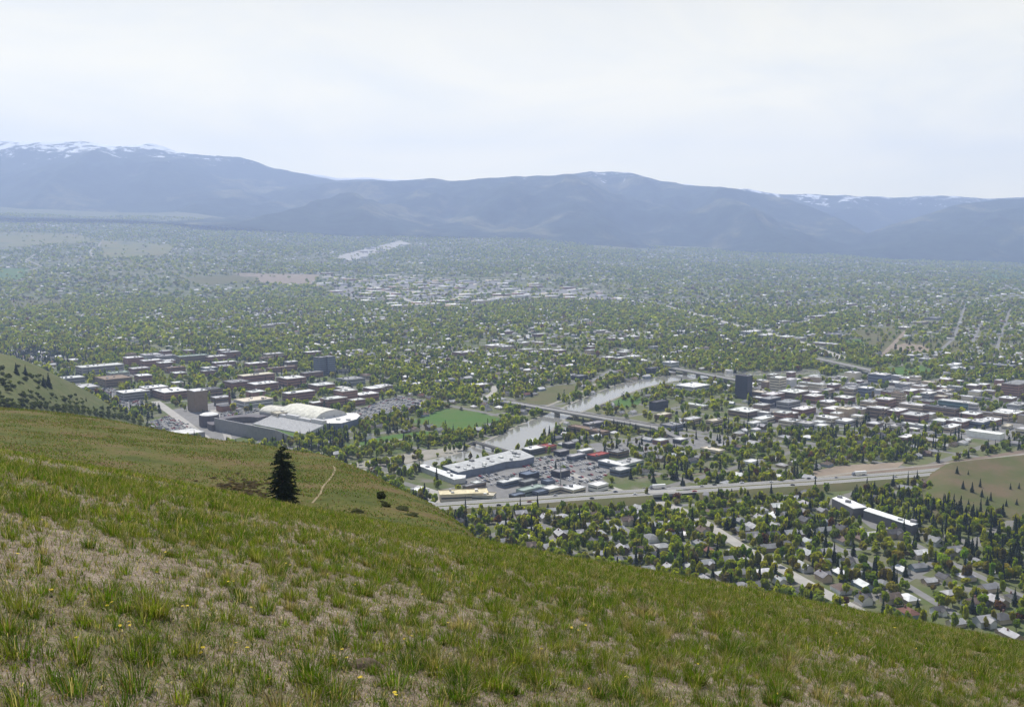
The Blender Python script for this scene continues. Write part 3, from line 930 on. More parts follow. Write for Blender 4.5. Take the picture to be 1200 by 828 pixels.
bridge((956, 419.5), (1022, 434), 8, 17, 4, 'farthest pale bridge curving out of the riverside wood toward downtown')
bridge((556, 517), (600, 530), 5, 4, 3, 'narrow dark footbridge crossing the river behind the big grey shopping hall', 12)

# ------------------------------------------------------------------ buildings
A43 = math.radians(43)
COL = {'white': (0.80, 0.80, 0.78), 'pale grey': (0.52, 0.52, 0.52), 'grey': (0.30, 0.30, 0.31), 'dark grey': (0.13, 0.13, 0.14), 'brick': (0.29, 0.165, 0.13), 'tan': (0.47, 0.38, 0.29),
       'cream': (0.62, 0.56, 0.45), 'brown': (0.24, 0.18, 0.14), 'slate blue': (0.16, 0.19, 0.25), 'navy': (0.045, 0.05, 0.075), 'ivory': (0.80, 0.77, 0.69), 'red': (0.30, 0.075, 0.065), 'pale green': (0.33, 0.40, 0.35), 'yellow': (0.66, 0.58, 0.38), 'teal': (0.14, 0.25, 0.28)}
BLD = []      # metadata for the labels
FOOT = []
def jit(c, s=0.06):
    k = 1 + random.uniform(-s, s)
    return tuple(min(0.86, v * k * (1 + random.uniform(-0.02, 0.02))) for v in c) + (1,)
UNIT = {}
def unit_mesh(key):
    if key in UNIT: return UNIT[key]
    m = MB()
    if key == 'wall':
        m.box(0, 0, -0.1, 1, 1, 1)
        UNIT[key] = m.mesh('wall', wall_obj)
    elif key == 'band':
        for a, b, c, d in ((0, -.5, 1, .004), (0, .5, 1, .004), (-.5, 0, .004, 1), (.5, 0, .004, 1)):
            m.box(a, b, 0, 1, c * 0.94 if c == 1 else c, d * 0.94 if d == 1 else d)
        UNIT[key] = m.mesh('window_band', glass)
    return UNIT[key]
def roof_mesh(W, L, units):
    """Flat roof with a raised parapet and rooftop plant."""
    m = MB()
    m.box(0, 0, 0.02, 0.35, W + 0.3, L + 0.3)
    for a, b, c, d in ((0, -L / 2, W + 0.5, 0.4), (0, L / 2, W + 0.5, 0.4), (-W / 2, 0, 0.4, L - 0.4), (W / 2, 0, 0.4, L - 0.4)):
        m.box(a, b, 0.352, 0.95, c, d)
    return m
def building(px, py, W, L, h, wall='brick', roof='white', label=None, ang=A43, name='commercial_building', cat='building', group=None, units=None, bands=True, far=False, mask=True):
    x, y = G(px, py, h)
    x, y = float(x), float(y)
    zg = 0.0
    if y > 3700:
        xx, yv, zv = VG(px, py); x, y, zg = float(xx[0]), float(yv[0]), float(zv[0])
    r = empty(name, (x, y, zg), ang)
    o = link('wall', unit_mesh('wall'), r); o.scale = (W, L, h); o.color = jit(COL[wall])
    m = roof_mesh(W, L, units)
    rf = m.build('roof', roof_obj, r, (0, 0, h)); rf.color = jit(COL[roof], .2)
    if not far:
        n = int(W * L / 200) if units is None else units
        for _ in range(min(n, 5)):
            m = MB(); s = random.uniform(1.6, 3.6)
            m.box(random.uniform(-.35, .35) * W, random.uniform(-.35, .35) * L, 0.36, 0.36 + random.uniform(1, 2.2), s, s * random.uniform(.7, 1.6))
            u = m.build('rooftop_unit', roof_obj, rf); u.color = jit(COL[random.choice(['pale grey', 'grey', 'white'])])
        if bands:
            ns = max(1, int(h / 3.8))
            for k in range(ns):
                b = link('window_band', unit_mesh('band'), r, (0, 0, h * (k + 0.38) / ns)); b.scale = (W, L, h / ns * 0.27)
    if mask:
        c, s = math.cos(ang), math.sin(ang)
        q = []
        for dx, dy in ((-1, -1), (1, -1), (1, 1), (-1, 1)):
            a, b_ = dx * (W / 2 + 3), dy * (L / 2 + 3)
            q.append(tuple(float(v) for v in P(x + a * c - b_ * s, y + a * s + b_ * c, zg)))
        paint(q, 0, 0, grow_dn=2 if not far else 1, grow_up=int(h * FPX / y * 0.25))
    FOOT.append((x, y, max(W, L) / 2))
    tag(r, label or 'building', cat, group)
    if label is None:
        BLD.append((r, px, py, W, L, h, wall, roof))
    return r

# --- landmarks by name
building(872, 440, 15, 22, 36, 'navy', 'dark grey', 'tall dark navy office tower beside the far end of the pale bridge', units=1)
building(231, 457, 20, 24, 30, 'brown', 'white', 'tall tan windowless-looking tower on campus beside the curving pale road', name='tower_block', units=1, bands=False)
building(374.5, 418.5, 15, 20, 32, 'slate blue', 'grey', 'left one of the twin grey dormitory towers beyond the campus', name='tower_block', units=1)
building(385.5, 417.5, 15, 20, 33, 'slate blue', 'grey', 'right one of the twin grey dormitory towers beyond the campus', name='tower_block', units=1)
building(1192, 448, 26, 62, 20, 'brick', 'grey', 'long brick block of many floors at the far side of downtown', units=3, ang=A43 - math.pi / 2)
building(812, 451, 46, 38, 9, 'pale grey', 'white', 'wide white-roofed hotel block among trees on the river bend', units=3)
building(930, 458, 40, 32, 13, 'brown', 'white', 'broad bright white roof on brown block in the heart of downtown')
building(873, 480, 36, 32, 8, 'brown', 'white', 'broad white-roofed low block among trees in front of the navy tower')
building(217, 506, 36, 36, 6, 'grey', 'white', 'square bright white flat roof just above the grassy crest', bands=False, units=0)
building(117, 428, 78, 34, 14, 'grey', 'white', 'long white-roofed grey hall at the foot of the next hill')
building(133, 442, 46, 50, 13, 'brown', 'brown', 'large brown-roofed brick hall above the parked cars at the hill foot', units=2)
building(952, 449, 14, 44, 16, 'cream', 'pale grey', 'long cream facade standing crosswise downtown behind the broad white roof')
building(1053, 460, 14, 16, 20, 'tan', 'brown', 'tan brick high-rise standing alone among low downtown roofs', units=1)
building(1120, 470, 18, 44, 12, 'teal', 'pale grey', 'teal-grey downtown block with stepped pale roof')
building(1155, 506, 18, 40, 7, 'white', 'white', 'long bright white shed near the rail yard', bands=False, units=0)
building(1182, 482, 34, 30, 8, 'brick', 'white', 'big white-roofed brick store near the edge of downtown')
building(912, 442, 22, 18, 22, 'cream', 'white', 'pale cream mid-rise with white top right beside the navy tower')
building(1031, 438, 26, 30, 15, 'slate blue', 'white', 'white-topped glassy block beside the farthest bridge')
building(918, 483, 18, 18, 13, 'brick', 'white', 'square brick building with pale lantern top in front of downtown')
building(812 - 40, 470, 30, 12, 12, 'navy', 'dark grey', 'dark long block half hidden by trees beside the river bend')
building(690, 502, 14, 60, 6, 'brown', 'brown', 'long brown-roofed motel alongside the slanting bridge')

# shopping centre: big hall of two joined roofs with a jagged front
def shop_hall(name, poly, h, wall, roof, label, units=0):
    p = np.array(poly, float); x, y = G(p[:, 0], p[:, 1], h)
    cx, cy = float(x.mean()), float(y.mean())
    r = empty(name, (cx, cy, 0))
    pts = [(float(a) - cx, float(b) - cy) for a, b in zip(x, y)]
    m = MB(); m.prism(pts, -0.2, h - 0.02); o = m.build('wall', wall_obj, r); o.color = jit(COL[wall])
    m = MB()
    m.prism([(a * 1.006, b * 1.006) for a, b in pts], h, h + 0.5); rf = m.build('roof', roof_obj, r); rf.color = jit(COL[roof])
    for _ in range(units):
        while True:
            a, b = random.uniform(min(q[0] for q in pts), max(q[0] for q in pts)), random.uniform(min(q[1] for q in pts), max(q[1] for q in pts))
            if inpoly(a, b, [(u * .9, v * .9) for u, v in pts]): break
        m = MB(); s = random.uniform(1.8, 4); m.box(a, b, h + 0.51, h + random.uniform(1.6, 2.8), s, s * 1.3, A43)
        u = m.build('rooftop_unit', roof_obj, rf); u.color = jit(COL[random.choice(['grey', 'pale grey', 'white'])])
    # awning fascia along the front
    q = list(zip(*[v.tolist() for v in P(x, y, 0.0)]))
    paint(q, 0, 0, grow_dn=3, grow_up=3)
    FOOT.append((cx, cy, 35))
    return tag(r, label, 'building')
shop_hall('shopping_hall', [(519, 546), (560, 537), (600, 527.5), (609, 527), (626, 535), (612, 539), (592, 541), (570, 547), (552, 550), (537, 553.5)], 7, 'slate blue', 'pale grey', 'huge grey-roofed shopping hall with dark front facing the crowded car park', 16)
shop_hall('shop_row', [(490, 545.5), (497, 544), (536, 556.5), (546, 557), (545, 560), (532, 562)], 5, 'pale grey', 'white', 'long narrow cream-roofed shop row bent at its end by the big hall', 3)
building(543, 576.5, 46, 17, 6, 'cream', 'yellow', 'yellow-roofed long shop building beside the freeway', ang=math.radians(9), name='shop_row', units=3)
building(564, 578.5, 26, 13, 5, 'pale grey', 'cream', 'cream-roofed front wing joined to the yellow-roofed shop building', ang=math.radians(-12), name='shop_row', units=1)
shop_hall('school_wing', [(975, 584), (985, 580.5), (1002, 588), (1016, 594.5), (1000, 596)], 8, 'dark grey', 'white', 'white-roofed school wing, upper end of the long school', 2)
shop_hall('school_wing', [(1012, 598), (1018, 594.8), (1076, 613.5), (1068, 616)], 8, 'dark grey', 'white', 'long narrow white-roofed school wing sloping toward the wooded gully', 2)
shop_hall('events_hall', [(374, 492), (380, 488), (402, 484), (418, 484), (422, 487), (418, 491), (400, 496), (384, 496)], 9, 'slate blue', 'white', 'round-fronted white-roofed hall beside the arched arena', 4)

# arched arena
def vault(name, pa, pb, span, eave, rise, wall, roof, label):
    (xa, ya), (xb, yb) = G(*pa, eave + rise), G(*pb, eave + rise)
    L = math.hypot(xb - xa, yb - ya); a = math.atan2(yb - ya, xb - xa)
    r = empty(name, (float(xa + xb) / 2, float(ya + yb) / 2, 0), a)
    m = MB(); m.box(0, 0, -.2, eave, L, span); o = m.build('wall', wall_obj, r); o.color = jit(COL[wall])
    N = 18
    arc = [(span / 2 * math.cos(math.pi * k / N), eave + 0.02 + rise * math.sin(math.pi * k / N)) for k in range(N + 1)]
    m = MB()
    for k in range(N):
        (y0, z0), (y1, z1) = arc[k], arc[k + 1]
        m.poly([(-L / 2 - .6, y0, z0 + .3), (L / 2 + .6, y0, z0 + .3), (L / 2 + .6, y1, z1 + .3), (-L / 2 - .6, y1, z1 + .3)])
        m.poly([(-L / 2 - .6, y1, z1), (L / 2 + .6, y1, z1), (L / 2 + .6, y0, z0), (-L / 2 - .6, y0, z0)])
    # standing seams
    for s in np.linspace(-.5, .5, 9):
        for k in range(N):
            (y0, z0), (y1, z1) = arc[k], arc[k + 1]
            m.poly([(s * L - .3, y0, z0 + .62), (s * L + .3, y0, z0 + .62), (s * L + .3, y1, z1 + .62), (s * L - .3, y1, z1 + .62)])
    o = m.build('roof', roof_obj, r); o.color = jit(COL[roof])
    for s in (-1, 1):
        m = MB(); m.poly([(s * L / 2, y, z) for y, z in (arc if s < 0 else arc[::-1])] ); o = m.build('gable_wall', wall_obj, r); o.color = jit(COL['pale grey'])
    FOOT.append((float(xa + xb) / 2, float(ya + yb) / 2, 45))
    c, s_ = math.cos(a), math.sin(a)
    q = [tuple(float(v) for v in P(r.location.x + dx * c - dy * s_, r.location.y + dx * s_ + dy * c, 0)) for dx, dy in ((-L/2-4, -span/2-4), (L/2+4, -span/2-4), (L/2+4, span/2+4), (-L/2-4, span/2+4))]
    paint(q, 0, 0, grow_dn=3, grow_up=4)
    return tag(r, label, 'arena')
vault('arena', (344, 473), (388, 480.5), 56, 6, 13, 'tan', 'ivory', 'big cream barrel-roofed arena at the centre of the campus')
vault('arena', (315, 475), (335, 478), 34, 4, 7, 'grey', 'ivory', 'smaller arched hall joined to the big barrel-roofed arena')

# stadium: sloping bleachers, press boxes, dark outer stands and a round end
def stadium():
    (xa, ya), (xb, yb) = G(297, 498), G(353, 509)
    a = math.atan2(yb - ya, xb - xa); L = math.hypot(xb - xa, yb - ya) + 10
    r = empty('stadium', (float(xa + xb) / 2, float(ya + yb) / 2, 0), a)
    def stand(name, y0, y1, z0, z1, x0, x1, col, n=14):
        m = MB()
        for k in range(n):
            f0, f1 = k / n, (k + 1) / n
            m.box((x0 + x1) / 2, y0 + (y1 - y0) * (f0 + f1) / 2, -0.3, z0 + (z1 - z0) * f1, x1 - x0, abs(y1 - y0) / n - 0.02)
        o = m.build(name, wall_obj, r); o.color = COL[col] + (1,)
        return o
    stand('bleachers', 2, 34, 1, 8, -L / 2, L / 2, 'pale grey')
    stand('bleachers', -25, -54, 2, 16.5, -L / 2 - 4, L / 2 + 14, 'grey')
    m = MB(); m.box(0, -12, 0.05, 0.15, L, 24); m.build('playing_surface', lawn_m, r)
    for k in range(4):
        m = MB(); m.box(-L * .36 + k * L * .24, 37.2, -.3, 11.5 + 1.5 * (k % 2), L * .225, 6)
        o = m.build('press_box', wall_obj, r); o.color = COL['pale grey'] + (1,)
    m = MB()
    N = 12
    for k in range(N):
        t0, t1 = math.pi / 2 + math.pi * k / N, math.pi / 2 + math.pi * (k + 1) / N
        c0, c1 = (-L / 2 - 2, -14)
        pts = [(c0 + 26 * math.cos(t0), c1 + 26 * math.sin(t0)), (c0 + 44 * math.cos(t0), c1 + 44 * math.sin(t0)), (c0 + 44 * math.cos(t1), c1 + 44 * math.sin(t1)), (c0 + 26 * math.cos(t1), c1 + 26 * math.sin(t1))]
        m.prism(pts, -.3, 8)
    o = m.build('end_stand', wall_obj, r); o.color = (0.14, 0.13, 0.14, 1)
    m = MB(); m.tube((-L / 2 - 40, -38, -.3), (-L / 2 - 40, -38, 15), 13, 13, 20); o = m.build('rotunda', wall_obj, r); o.color = (0.14, 0.13, 0.15, 1)
    m = MB(); m.tube((-L / 2 - 40, -38, 15.02), (-L / 2 - 40, -38, 16.5), 12, 9, 20); o = m.build('rotunda_roof', roof_obj, r); o.color = COL['white'] + (1,)
    c, s = math.cos(a), math.sin(a)
    q = [tuple(float(v) for v in P(r.location.x + dx * c - dy * s, r.location.y + dx * s + dy * c, 0)) for dx, dy in ((-L/2-60, -92), (L/2+8, -92), (L/2+8, 42), (-L/2-60, 42))]
    paint(q, 0, 0, grow_dn=1, grow_up=4)
    FOOT.append((r.location.x, r.location.y, 95))
    tag(r, 'football stadium with pale sloping bleachers and dark curved outer stand', 'stadium')
stadium()

# heating plant with its smokestack
def plant():
    x, y = [float(v) for v in G(265, 481)]
    r = empty('heating_plant', (x, y, 0), A43)
    m = MB(); m.box(0, 0, -.2, 8, 22, 18); o = m.build('wall', wall_obj, r); o.color = COL['brick'] + (1,)
    m = MB(); m.box(0, 0, 8.02, 8.6, 22.6, 18.6); o = m.build('roof', roof_obj, r); o.color = COL['dark grey'] + (1,)
    m = MB(); m.tube((7, 2, -.2), (7, 2, 27), 1.9, 1.3, 14); o = m.build('chimney', wall_obj, r); o.color = (.16, .09, .08, 1)
    tag(r, 'brick heating plant with a tall dark smokestack on campus', 'building')
    paint([(255, 472), (278, 472), (278, 490), (255, 490)], 0.05, 0)
plant()

# --- campus blocks
for b in [(82, 442, 42, 28, 9, 'grey', 'white'), (100, 452, 30, 46, 7, 'grey', 'pale grey'), (138, 436, 34, 24, 9, 'pale grey', 'pale green'), (156, 418.5, 32, 24, 17, 'brick', 'white'),
          (177, 415, 36, 32, 12, 'pale grey', 'pale grey'), (163, 431, 32, 22, 10, 'brick', 'pale grey'), (175, 422, 30, 20, 15, 'brick', 'white'), (193, 424.5, 26, 20, 13, 'brick', 'white'), (193, 416.5, 40, 36, 12, 'grey', 'grey'),
          (156, 458, 42, 30, 12, 'grey', 'white'), (180, 453, 36, 28, 14, 'brown', 'white'), (200, 457, 40, 46, 12, 'brick', 'white'), (248, 455, 24, 30, 11, 'brown', 'dark grey'), (225, 416.5, 62, 22, 14, 'brown', 'pale green'),
          (252, 417, 40, 26, 11, 'brick', 'white'), (245, 430.5, 24, 22, 10, 'slate blue', 'white'), (205, 430, 34, 18, 10, 'brick', 'brown'), (262, 424, 44, 16, 9, 'brick', 'white'), (270, 412, 36, 24, 13, 'brick', 'pale grey'),
          (300, 438.5, 60, 22, 14, 'brick', 'cream'), (277, 446.5, 34, 34, 12, 'brick', 'grey'), (308, 448.5, 42, 28, 12, 'brick', 'white'), (342, 442, 36, 32, 14, 'brick', 'white'), (350, 459, 48, 18, 12, 'brick', 'white'),
          (377, 450, 34, 28, 12, 'brick', 'white'), (411, 443, 38, 34, 10, 'grey', 'grey'), (438, 454, 26, 24, 9, 'brick', 'white'), (449, 451.5, 24, 22, 9, 'tan', 'white'), (405, 457, 28, 24, 19, 'brick', 'white'),
          (428, 461, 36, 22, 10, 'brick', 'white'), (391, 466, 34, 22, 12, 'brick', 'white'), (380, 470, 46, 11, 7, 'brick', 'white'), (418, 468, 22, 14, 8, 'brick', 'white'), (297, 467.5, 48, 34, 9, 'pale grey', 'cream'),
          (328, 483, 18, 18, 12, 'cream', 'cream'), (353, 487, 12, 44, 8, 'cream', 'white'), (330, 430, 60, 14, 8, 'brick', 'brown'), (365, 436, 40, 16, 9, 'brick', 'grey'), (402, 433, 12, 14, 7, 'grey', 'dark grey'),
          (320, 414, 40, 18, 8, 'tan', 'white'), (366, 412, 34, 20, 9, 'brick', 'white'), (300, 425, 40, 20, 11, 'brick', 'white'), (5, 430, 20, 16, 6, 'white', 'pale grey')]:
    building(*b)
# --- downtown
for b in [(906, 461, 34, 20, 12, 'brick', 'white'), (903, 466, 32, 16, 12, 'navy', 'grey'), (954, 463, 26, 20, 11, 'brick', 'white'), (924, 470, 34, 20, 10, 'grey', 'grey'), (896, 489, 36, 14, 7, 'cream', 'white'), (887, 494, 34, 11, 5, 'pale grey', 'white'),
          (978, 478, 30, 20, 10, 'brick', 'white'), (942, 478, 36, 18, 8, 'brick', 'white'), (970, 470, 20, 18, 9, 'tan', 'white'), (990, 465, 26, 22, 8, 'brick', 'white'), (968, 456, 26, 16, 9, 'tan', 'white'), (976, 450, 24, 16, 9, 'brick', 'white'),
          (945, 495, 20, 18, 7, 'grey', 'pale grey'), (963, 498, 16, 12, 5, 'white', 'white'), (991, 492, 24, 16, 6, 'pale grey', 'white'), (906, 438.5, 22, 12, 9, 'tan', 'white'), (895, 474, 44, 10, 5, 'grey', 'white'),
          (1015, 454, 20, 18, 14, 'slate blue', 'white'), (1038, 467, 24, 20, 13, 'brick', 'white'), (1030, 478, 28, 20, 9, 'tan', 'white'), (1018, 470, 16, 18, 14, 'tan', 'pale grey'), (1068, 457, 30, 14, 8, 'brick', 'white'), (1088, 460, 28, 14, 8, 'grey', 'white'),
          (1105, 458, 26, 14, 8, 'tan', 'white'), (1075, 474, 20, 46, 9, 'tan', 'white'), (1052, 480, 30, 16, 8, 'brick', 'white'), (1072, 485, 30, 26, 9, 'brick', 'pale grey'), (1103, 477, 16, 46, 10, 'brown', 'dark grey'),
          (1138, 484, 26, 22, 8, 'brick', 'white'), (1124, 492, 30, 22, 8, 'brick', 'white'), (1103, 492, 24, 16, 7, 'grey', 'white'), (1115, 499, 34, 12, 6, 'tan', 'white'), (1148, 493, 26, 18, 7, 'slate blue', 'white'), (1162, 491, 24, 18, 7, 'brick', 'white'),
          (1073, 497, 10, 34, 5, 'pale grey', 'white'), (1145, 458, 22, 16, 8, 'slate blue', 'white'), (1152, 450, 24, 14, 7, 'brick', 'white'), (1192, 473, 34, 18, 8, 'pale grey', 'pale grey'), (1063, 511, 26, 10, 5, 'brick', 'white'), (1119, 426.5, 44, 16, 7, 'white', 'white'),
          (1121, 430.5, 36, 12, 6, 'white', 'white'), (1170, 427, 26, 60, 6, 'dark grey', 'grey'), (1085, 420, 22, 20, 6, 'grey', 'white'),
          (786, 424, 26, 22, 10, 'pale grey', 'white'), (742, 417, 34, 22, 7, 'cream', 'white'), (731, 412, 24, 20, 9, 'tan', 'white'), (726, 419, 26, 14, 7, 'brick', 'white'), (765, 431, 32, 16, 9, 'navy', 'dark grey'), (816, 474, 12, 34, 5, 'cream', 'white'),
          (811, 490, 26, 14, 6, 'tan', 'pale grey'), (837, 492, 22, 12, 6, 'tan', 'cream'), (777, 485, 24, 12, 6, 'brick', 'cream'), (787, 497, 24, 20, 7, 'slate blue', 'grey'), (835, 526, 12, 26, 5, 'cream', 'cream'), (774, 515, 16, 12, 5, 'brick', 'white'),
          (797, 514, 14, 12, 5, 'dark grey', 'white'), (719, 542, 12, 34, 6, 'slate blue', 'white'), (727, 549, 18, 14, 6, 'slate blue', 'pale grey'), (738, 540, 26, 18, 6, 'pale green', 'pale grey'), (880, 540, 16, 10, 4, 'white', 'white')]:
    building(*b)
# --- around the shopping centre and the river
for b in [(626, 524.5, 26, 14, 6, 'dark grey', 'white'), (641, 522, 18, 14, 6, 'brick', 'red'), (701, 532, 24, 12, 5, 'dark grey', 'red'), (597, 562.5, 26, 10, 5, 'slate blue', 'white'), (620, 554, 18, 12, 5, 'navy', 'slate blue'), (619, 563, 18, 9, 5, 'dark grey', 'grey'),
          (622, 571.5, 30, 10, 5, 'pale green', 'pale green'), (646, 571, 16, 12, 5, 'cream', 'white'), (634, 575, 16, 8, 4, 'slate blue', 'slate blue'), (672, 571, 18, 16, 5, 'cream', 'white'), (701, 567, 16, 12, 8, 'white', 'white'), (492, 573, 14, 12, 4, 'white', 'white'),
          (556, 567, 26, 6, 4, 'brown', 'grey'), (558, 565, 8, 8, 5, 'cream', 'white'), (606, 579, 14, 8, 4, 'dark grey', 'slate blue'), (642, 563, 10, 10, 4, 'slate blue', 'slate blue'), (657, 551, 16, 12, 6, 'navy', 'grey'), (675, 533, 22, 8, 5, 'slate blue', 'pale grey'),
          (686, 527, 20, 8, 5, 'grey', 'white'), (564, 450, 22, 16, 7, 'brick', 'white'), (679, 440, 24, 18, 7, 'navy', 'grey'), (697, 495, 34, 12, 6, 'dark grey', 'grey'), (658, 528, 16, 10, 5, 'navy', 'grey'), (725, 528, 20, 14, 6, 'brown', 'grey'), (667, 519, 14, 10, 5, 'navy', 'grey')]:
    building(*b)
for b in [(580, 404, 46, 30, 8, 'tan', 'white'), (592, 405.5, 34, 24, 8, 'tan', 'white'), (545, 412, 50, 30, 8, 'brick', 'pale grey'), (617, 409, 26, 22, 7, 'tan', 'white'), (640, 409, 30, 20, 7, 'tan', 'white'), (655, 410, 30, 18, 7, 'brick', 'white'), (626, 412, 20, 16, 6, 'brick', 'white'),
          (590, 417, 18, 10, 6, 'tan', 'white'), (633, 391, 40, 20, 7, 'brick', 'white'), (704, 387, 36, 18, 6, 'tan', 'white'), (718, 396, 34, 16, 6, 'brick', 'white'), (743, 394, 24, 18, 7, 'tan', 'white'), (595, 388, 30, 16, 7, 'brick', 'white'), (324, 379, 60, 24, 7, 'tan', 'white'), (312, 381, 40, 20, 7, 'tan', 'white'),
          (880, 388, 54, 30, 7, 'pale grey', 'white'), (898, 392, 46, 26, 7, 'cream', 'white'), (922, 394, 40, 26, 7, 'tan', 'white'), (937, 395.5, 30, 22, 7, 'cream', 'white'), (968, 402, 18, 60, 7, 'tan', 'white'), (978, 391, 50, 34, 7, 'grey', 'grey'), (848, 379, 60, 14, 6, 'tan', 'white'), (995, 358, 80, 30, 7, 'brick', 'white'),
          (1015, 359, 50, 24, 7, 'tan', 'white'), (960, 370, 70, 26, 7, 'brick', 'white'), (975, 366, 60, 24, 7, 'grey', 'white'), (918, 376, 44, 20, 7, 'tan', 'white'), (1060, 383, 40, 30, 7, 'tan', 'white'), (1080, 377, 60, 22, 7, 'tan', 'cream'), (1095, 372, 60, 40, 7, 'grey', 'grey'), (1068, 416, 22, 16, 6, 'grey', 'white'),
          (1042, 416, 26, 14, 6, 'white', 'white'), (1105, 428, 20, 12, 5, 'grey', 'white')]:
    building(*b)
# downtown fillers on the street grid
DT = [(885, 446), (1000, 440), (1215, 455), (1215, 516), (1100, 512), (1010, 500), (930, 502), (892, 499)]
ca, sa = math.cos(A43), math.sin(A43)
STUFFB = []
def filler(poly, cu, cv, fill, sizes, hs, walls, roofs, far=False, n=999):
    p = np.array(poly, float); x, y, _ = VG(p[:, 0], p[:, 1])
    us, vs = x * ca + y * sa, -x * sa + y * ca
    cells = [(u, v) for u in np.arange(us.min(), us.max(), cu) for v in np.arange(vs.min(), vs.max(), cv)]
    random.shuffle(cells)
    k = 0
    for u, v in cells:
        if k >= n: break
        if random.random() > fill: continue
        u += random.uniform(-.15, .15) * cu; v += random.uniform(-.15, .15) * cv
        X, Y = u * ca - v * sa, u * sa + v * ca
        h = random.choice(hs)
        q = P(X, Y, float(VH(X, Y)))
        if not inpoly(q[0], q[1], poly): continue
        W, L = random.uniform(*sizes), random.uniform(*sizes)
        if any((X - a) ** 2 + (Y - b) ** 2 < (r + max(W, L) * .5) ** 2 for a, b, r in FOOT): continue
        if far:
            STUFFB.append((X, Y, float(VH(X, Y)), W, L, h, COL[random.choice(walls)], COL[random.choice(roofs)]))
            FOOT.append((X, Y, max(W, L) / 2)); k += 1
            continue
        pr = P(X, Y, float(VH(X, Y)) + (h if Y < 3700 else 0))
        building(float(pr[0]), float(pr[1]), W, L, h, random.choice(walls), random.choice(roofs), far=far, mask=True, ang=A43 + random.uniform(-.06, .06) + (math.pi / 2 if random.random() < .5 else 0), bands=random.random() < .55)
        k += 1
filler(DT, 28, 26, 0.6, (8, 24), (4, 5, 6, 7, 8, 11, 14), ('brick', 'tan', 'tan', 'brown', 'cream', 'cream', 'pale grey', 'grey'), ('white', 'white', 'white', 'pale grey', 'pale grey', 'grey', 'cream'), n=92)
filler([(60, 425), (270, 410), (440, 440), (455, 462), (300, 480), (200, 470)], 60, 60, 0.35, (14, 26), (7, 9, 11), ('brick', 'brick', 'tan', 'brown'), ('white', 'pale grey', 'brown', 'white'))
filler([(380, 319), (480, 323), (600, 328), (690, 339), (735, 352), (600, 350), (560, 360), (470, 361), (400, 350), (372, 335)], 115, 115, 0.62, (32, 80), (6, 7, 9), ('tan', 'pale grey', 'cream', 'brick'), ('white', 'white', 'white', 'pale grey', 'cream'), far=True, n=95)
filler([(395, 300), (470, 281), (485, 286), (412, 307)], 150, 150, 0.5, (40, 80), (7, 9), ('tan', 'pale grey'), ('white', 'pale grey'), far=True, n=14)
filler([(690, 340), (760, 350), (950, 386), (930, 398), (860, 385), (740, 362)], 90, 90, 0.22, (20, 44), (6, 8), ('tan', 'brick', 'pale grey'), ('white', 'white', 'pale grey'), far=True, n=24)
filler([(560, 399), (680, 404), (770, 408), (800, 428), (720, 424), (640, 415), (560, 408)], 55, 55, 0.3, (14, 30), (6, 8), ('tan', 'brick', 'grey'), ('white', 'white', 'pale grey'), n=18)

V, F, T = [], [], []
for X, Y, z, W, L, h, cw_, cr_ in STUFFB:
    for z0, z1, g, c_ in ((z - 1, z + h, 0, cw_), (z + h + .03, z + h + .6, .6, cr_)):
        b0 = len(V)
        for zz in (z0, z1):
            for dx, dy in ((-1, -1), (1, -1), (1, 1), (-1, 1)):
                a, b_ = dx * (W + g) / 2, dy * (L + g) / 2
                V.append((X + a * ca - b_ * sa, Y + a * sa + b_ * ca, zz)); T.append(c_)
        for f in ((4, 5, 6, 7), (0, 1, 5, 4), (1, 2, 6, 5), (2, 3, 7, 6), (3, 0, 4, 7)):
            F.append([b0 + i for i in f])
tag(link('distant_buildings', np_mesh('distant_buildings', V, F, build_tint, tint=np.array(T))), 'pale flat-roofed shops and warehouses scattered far across the valley', 'buildings', kind='stuff')

# antenna mast in the car park
x, y = [float(v) for v in G(657, 573)]
ms = empty('antenna_mast', (x, y, 0))
m = MB(); m.tube((0, 0, -.3), (0, 0, 27), .55, .3, 10); m.build('pole', steel, ms)
for z in (20, 23, 26):
    m = MB(); m.box(0, 0, z, z + .35, 5.5, .35, .5); m.box(0, 0, z + .36, z + .7, .35, 5.5, .5); m.build('crossarm', steel, ms)
tag(ms, 'tall grey antenna mast rising from the shopping centre car park', 'mast')

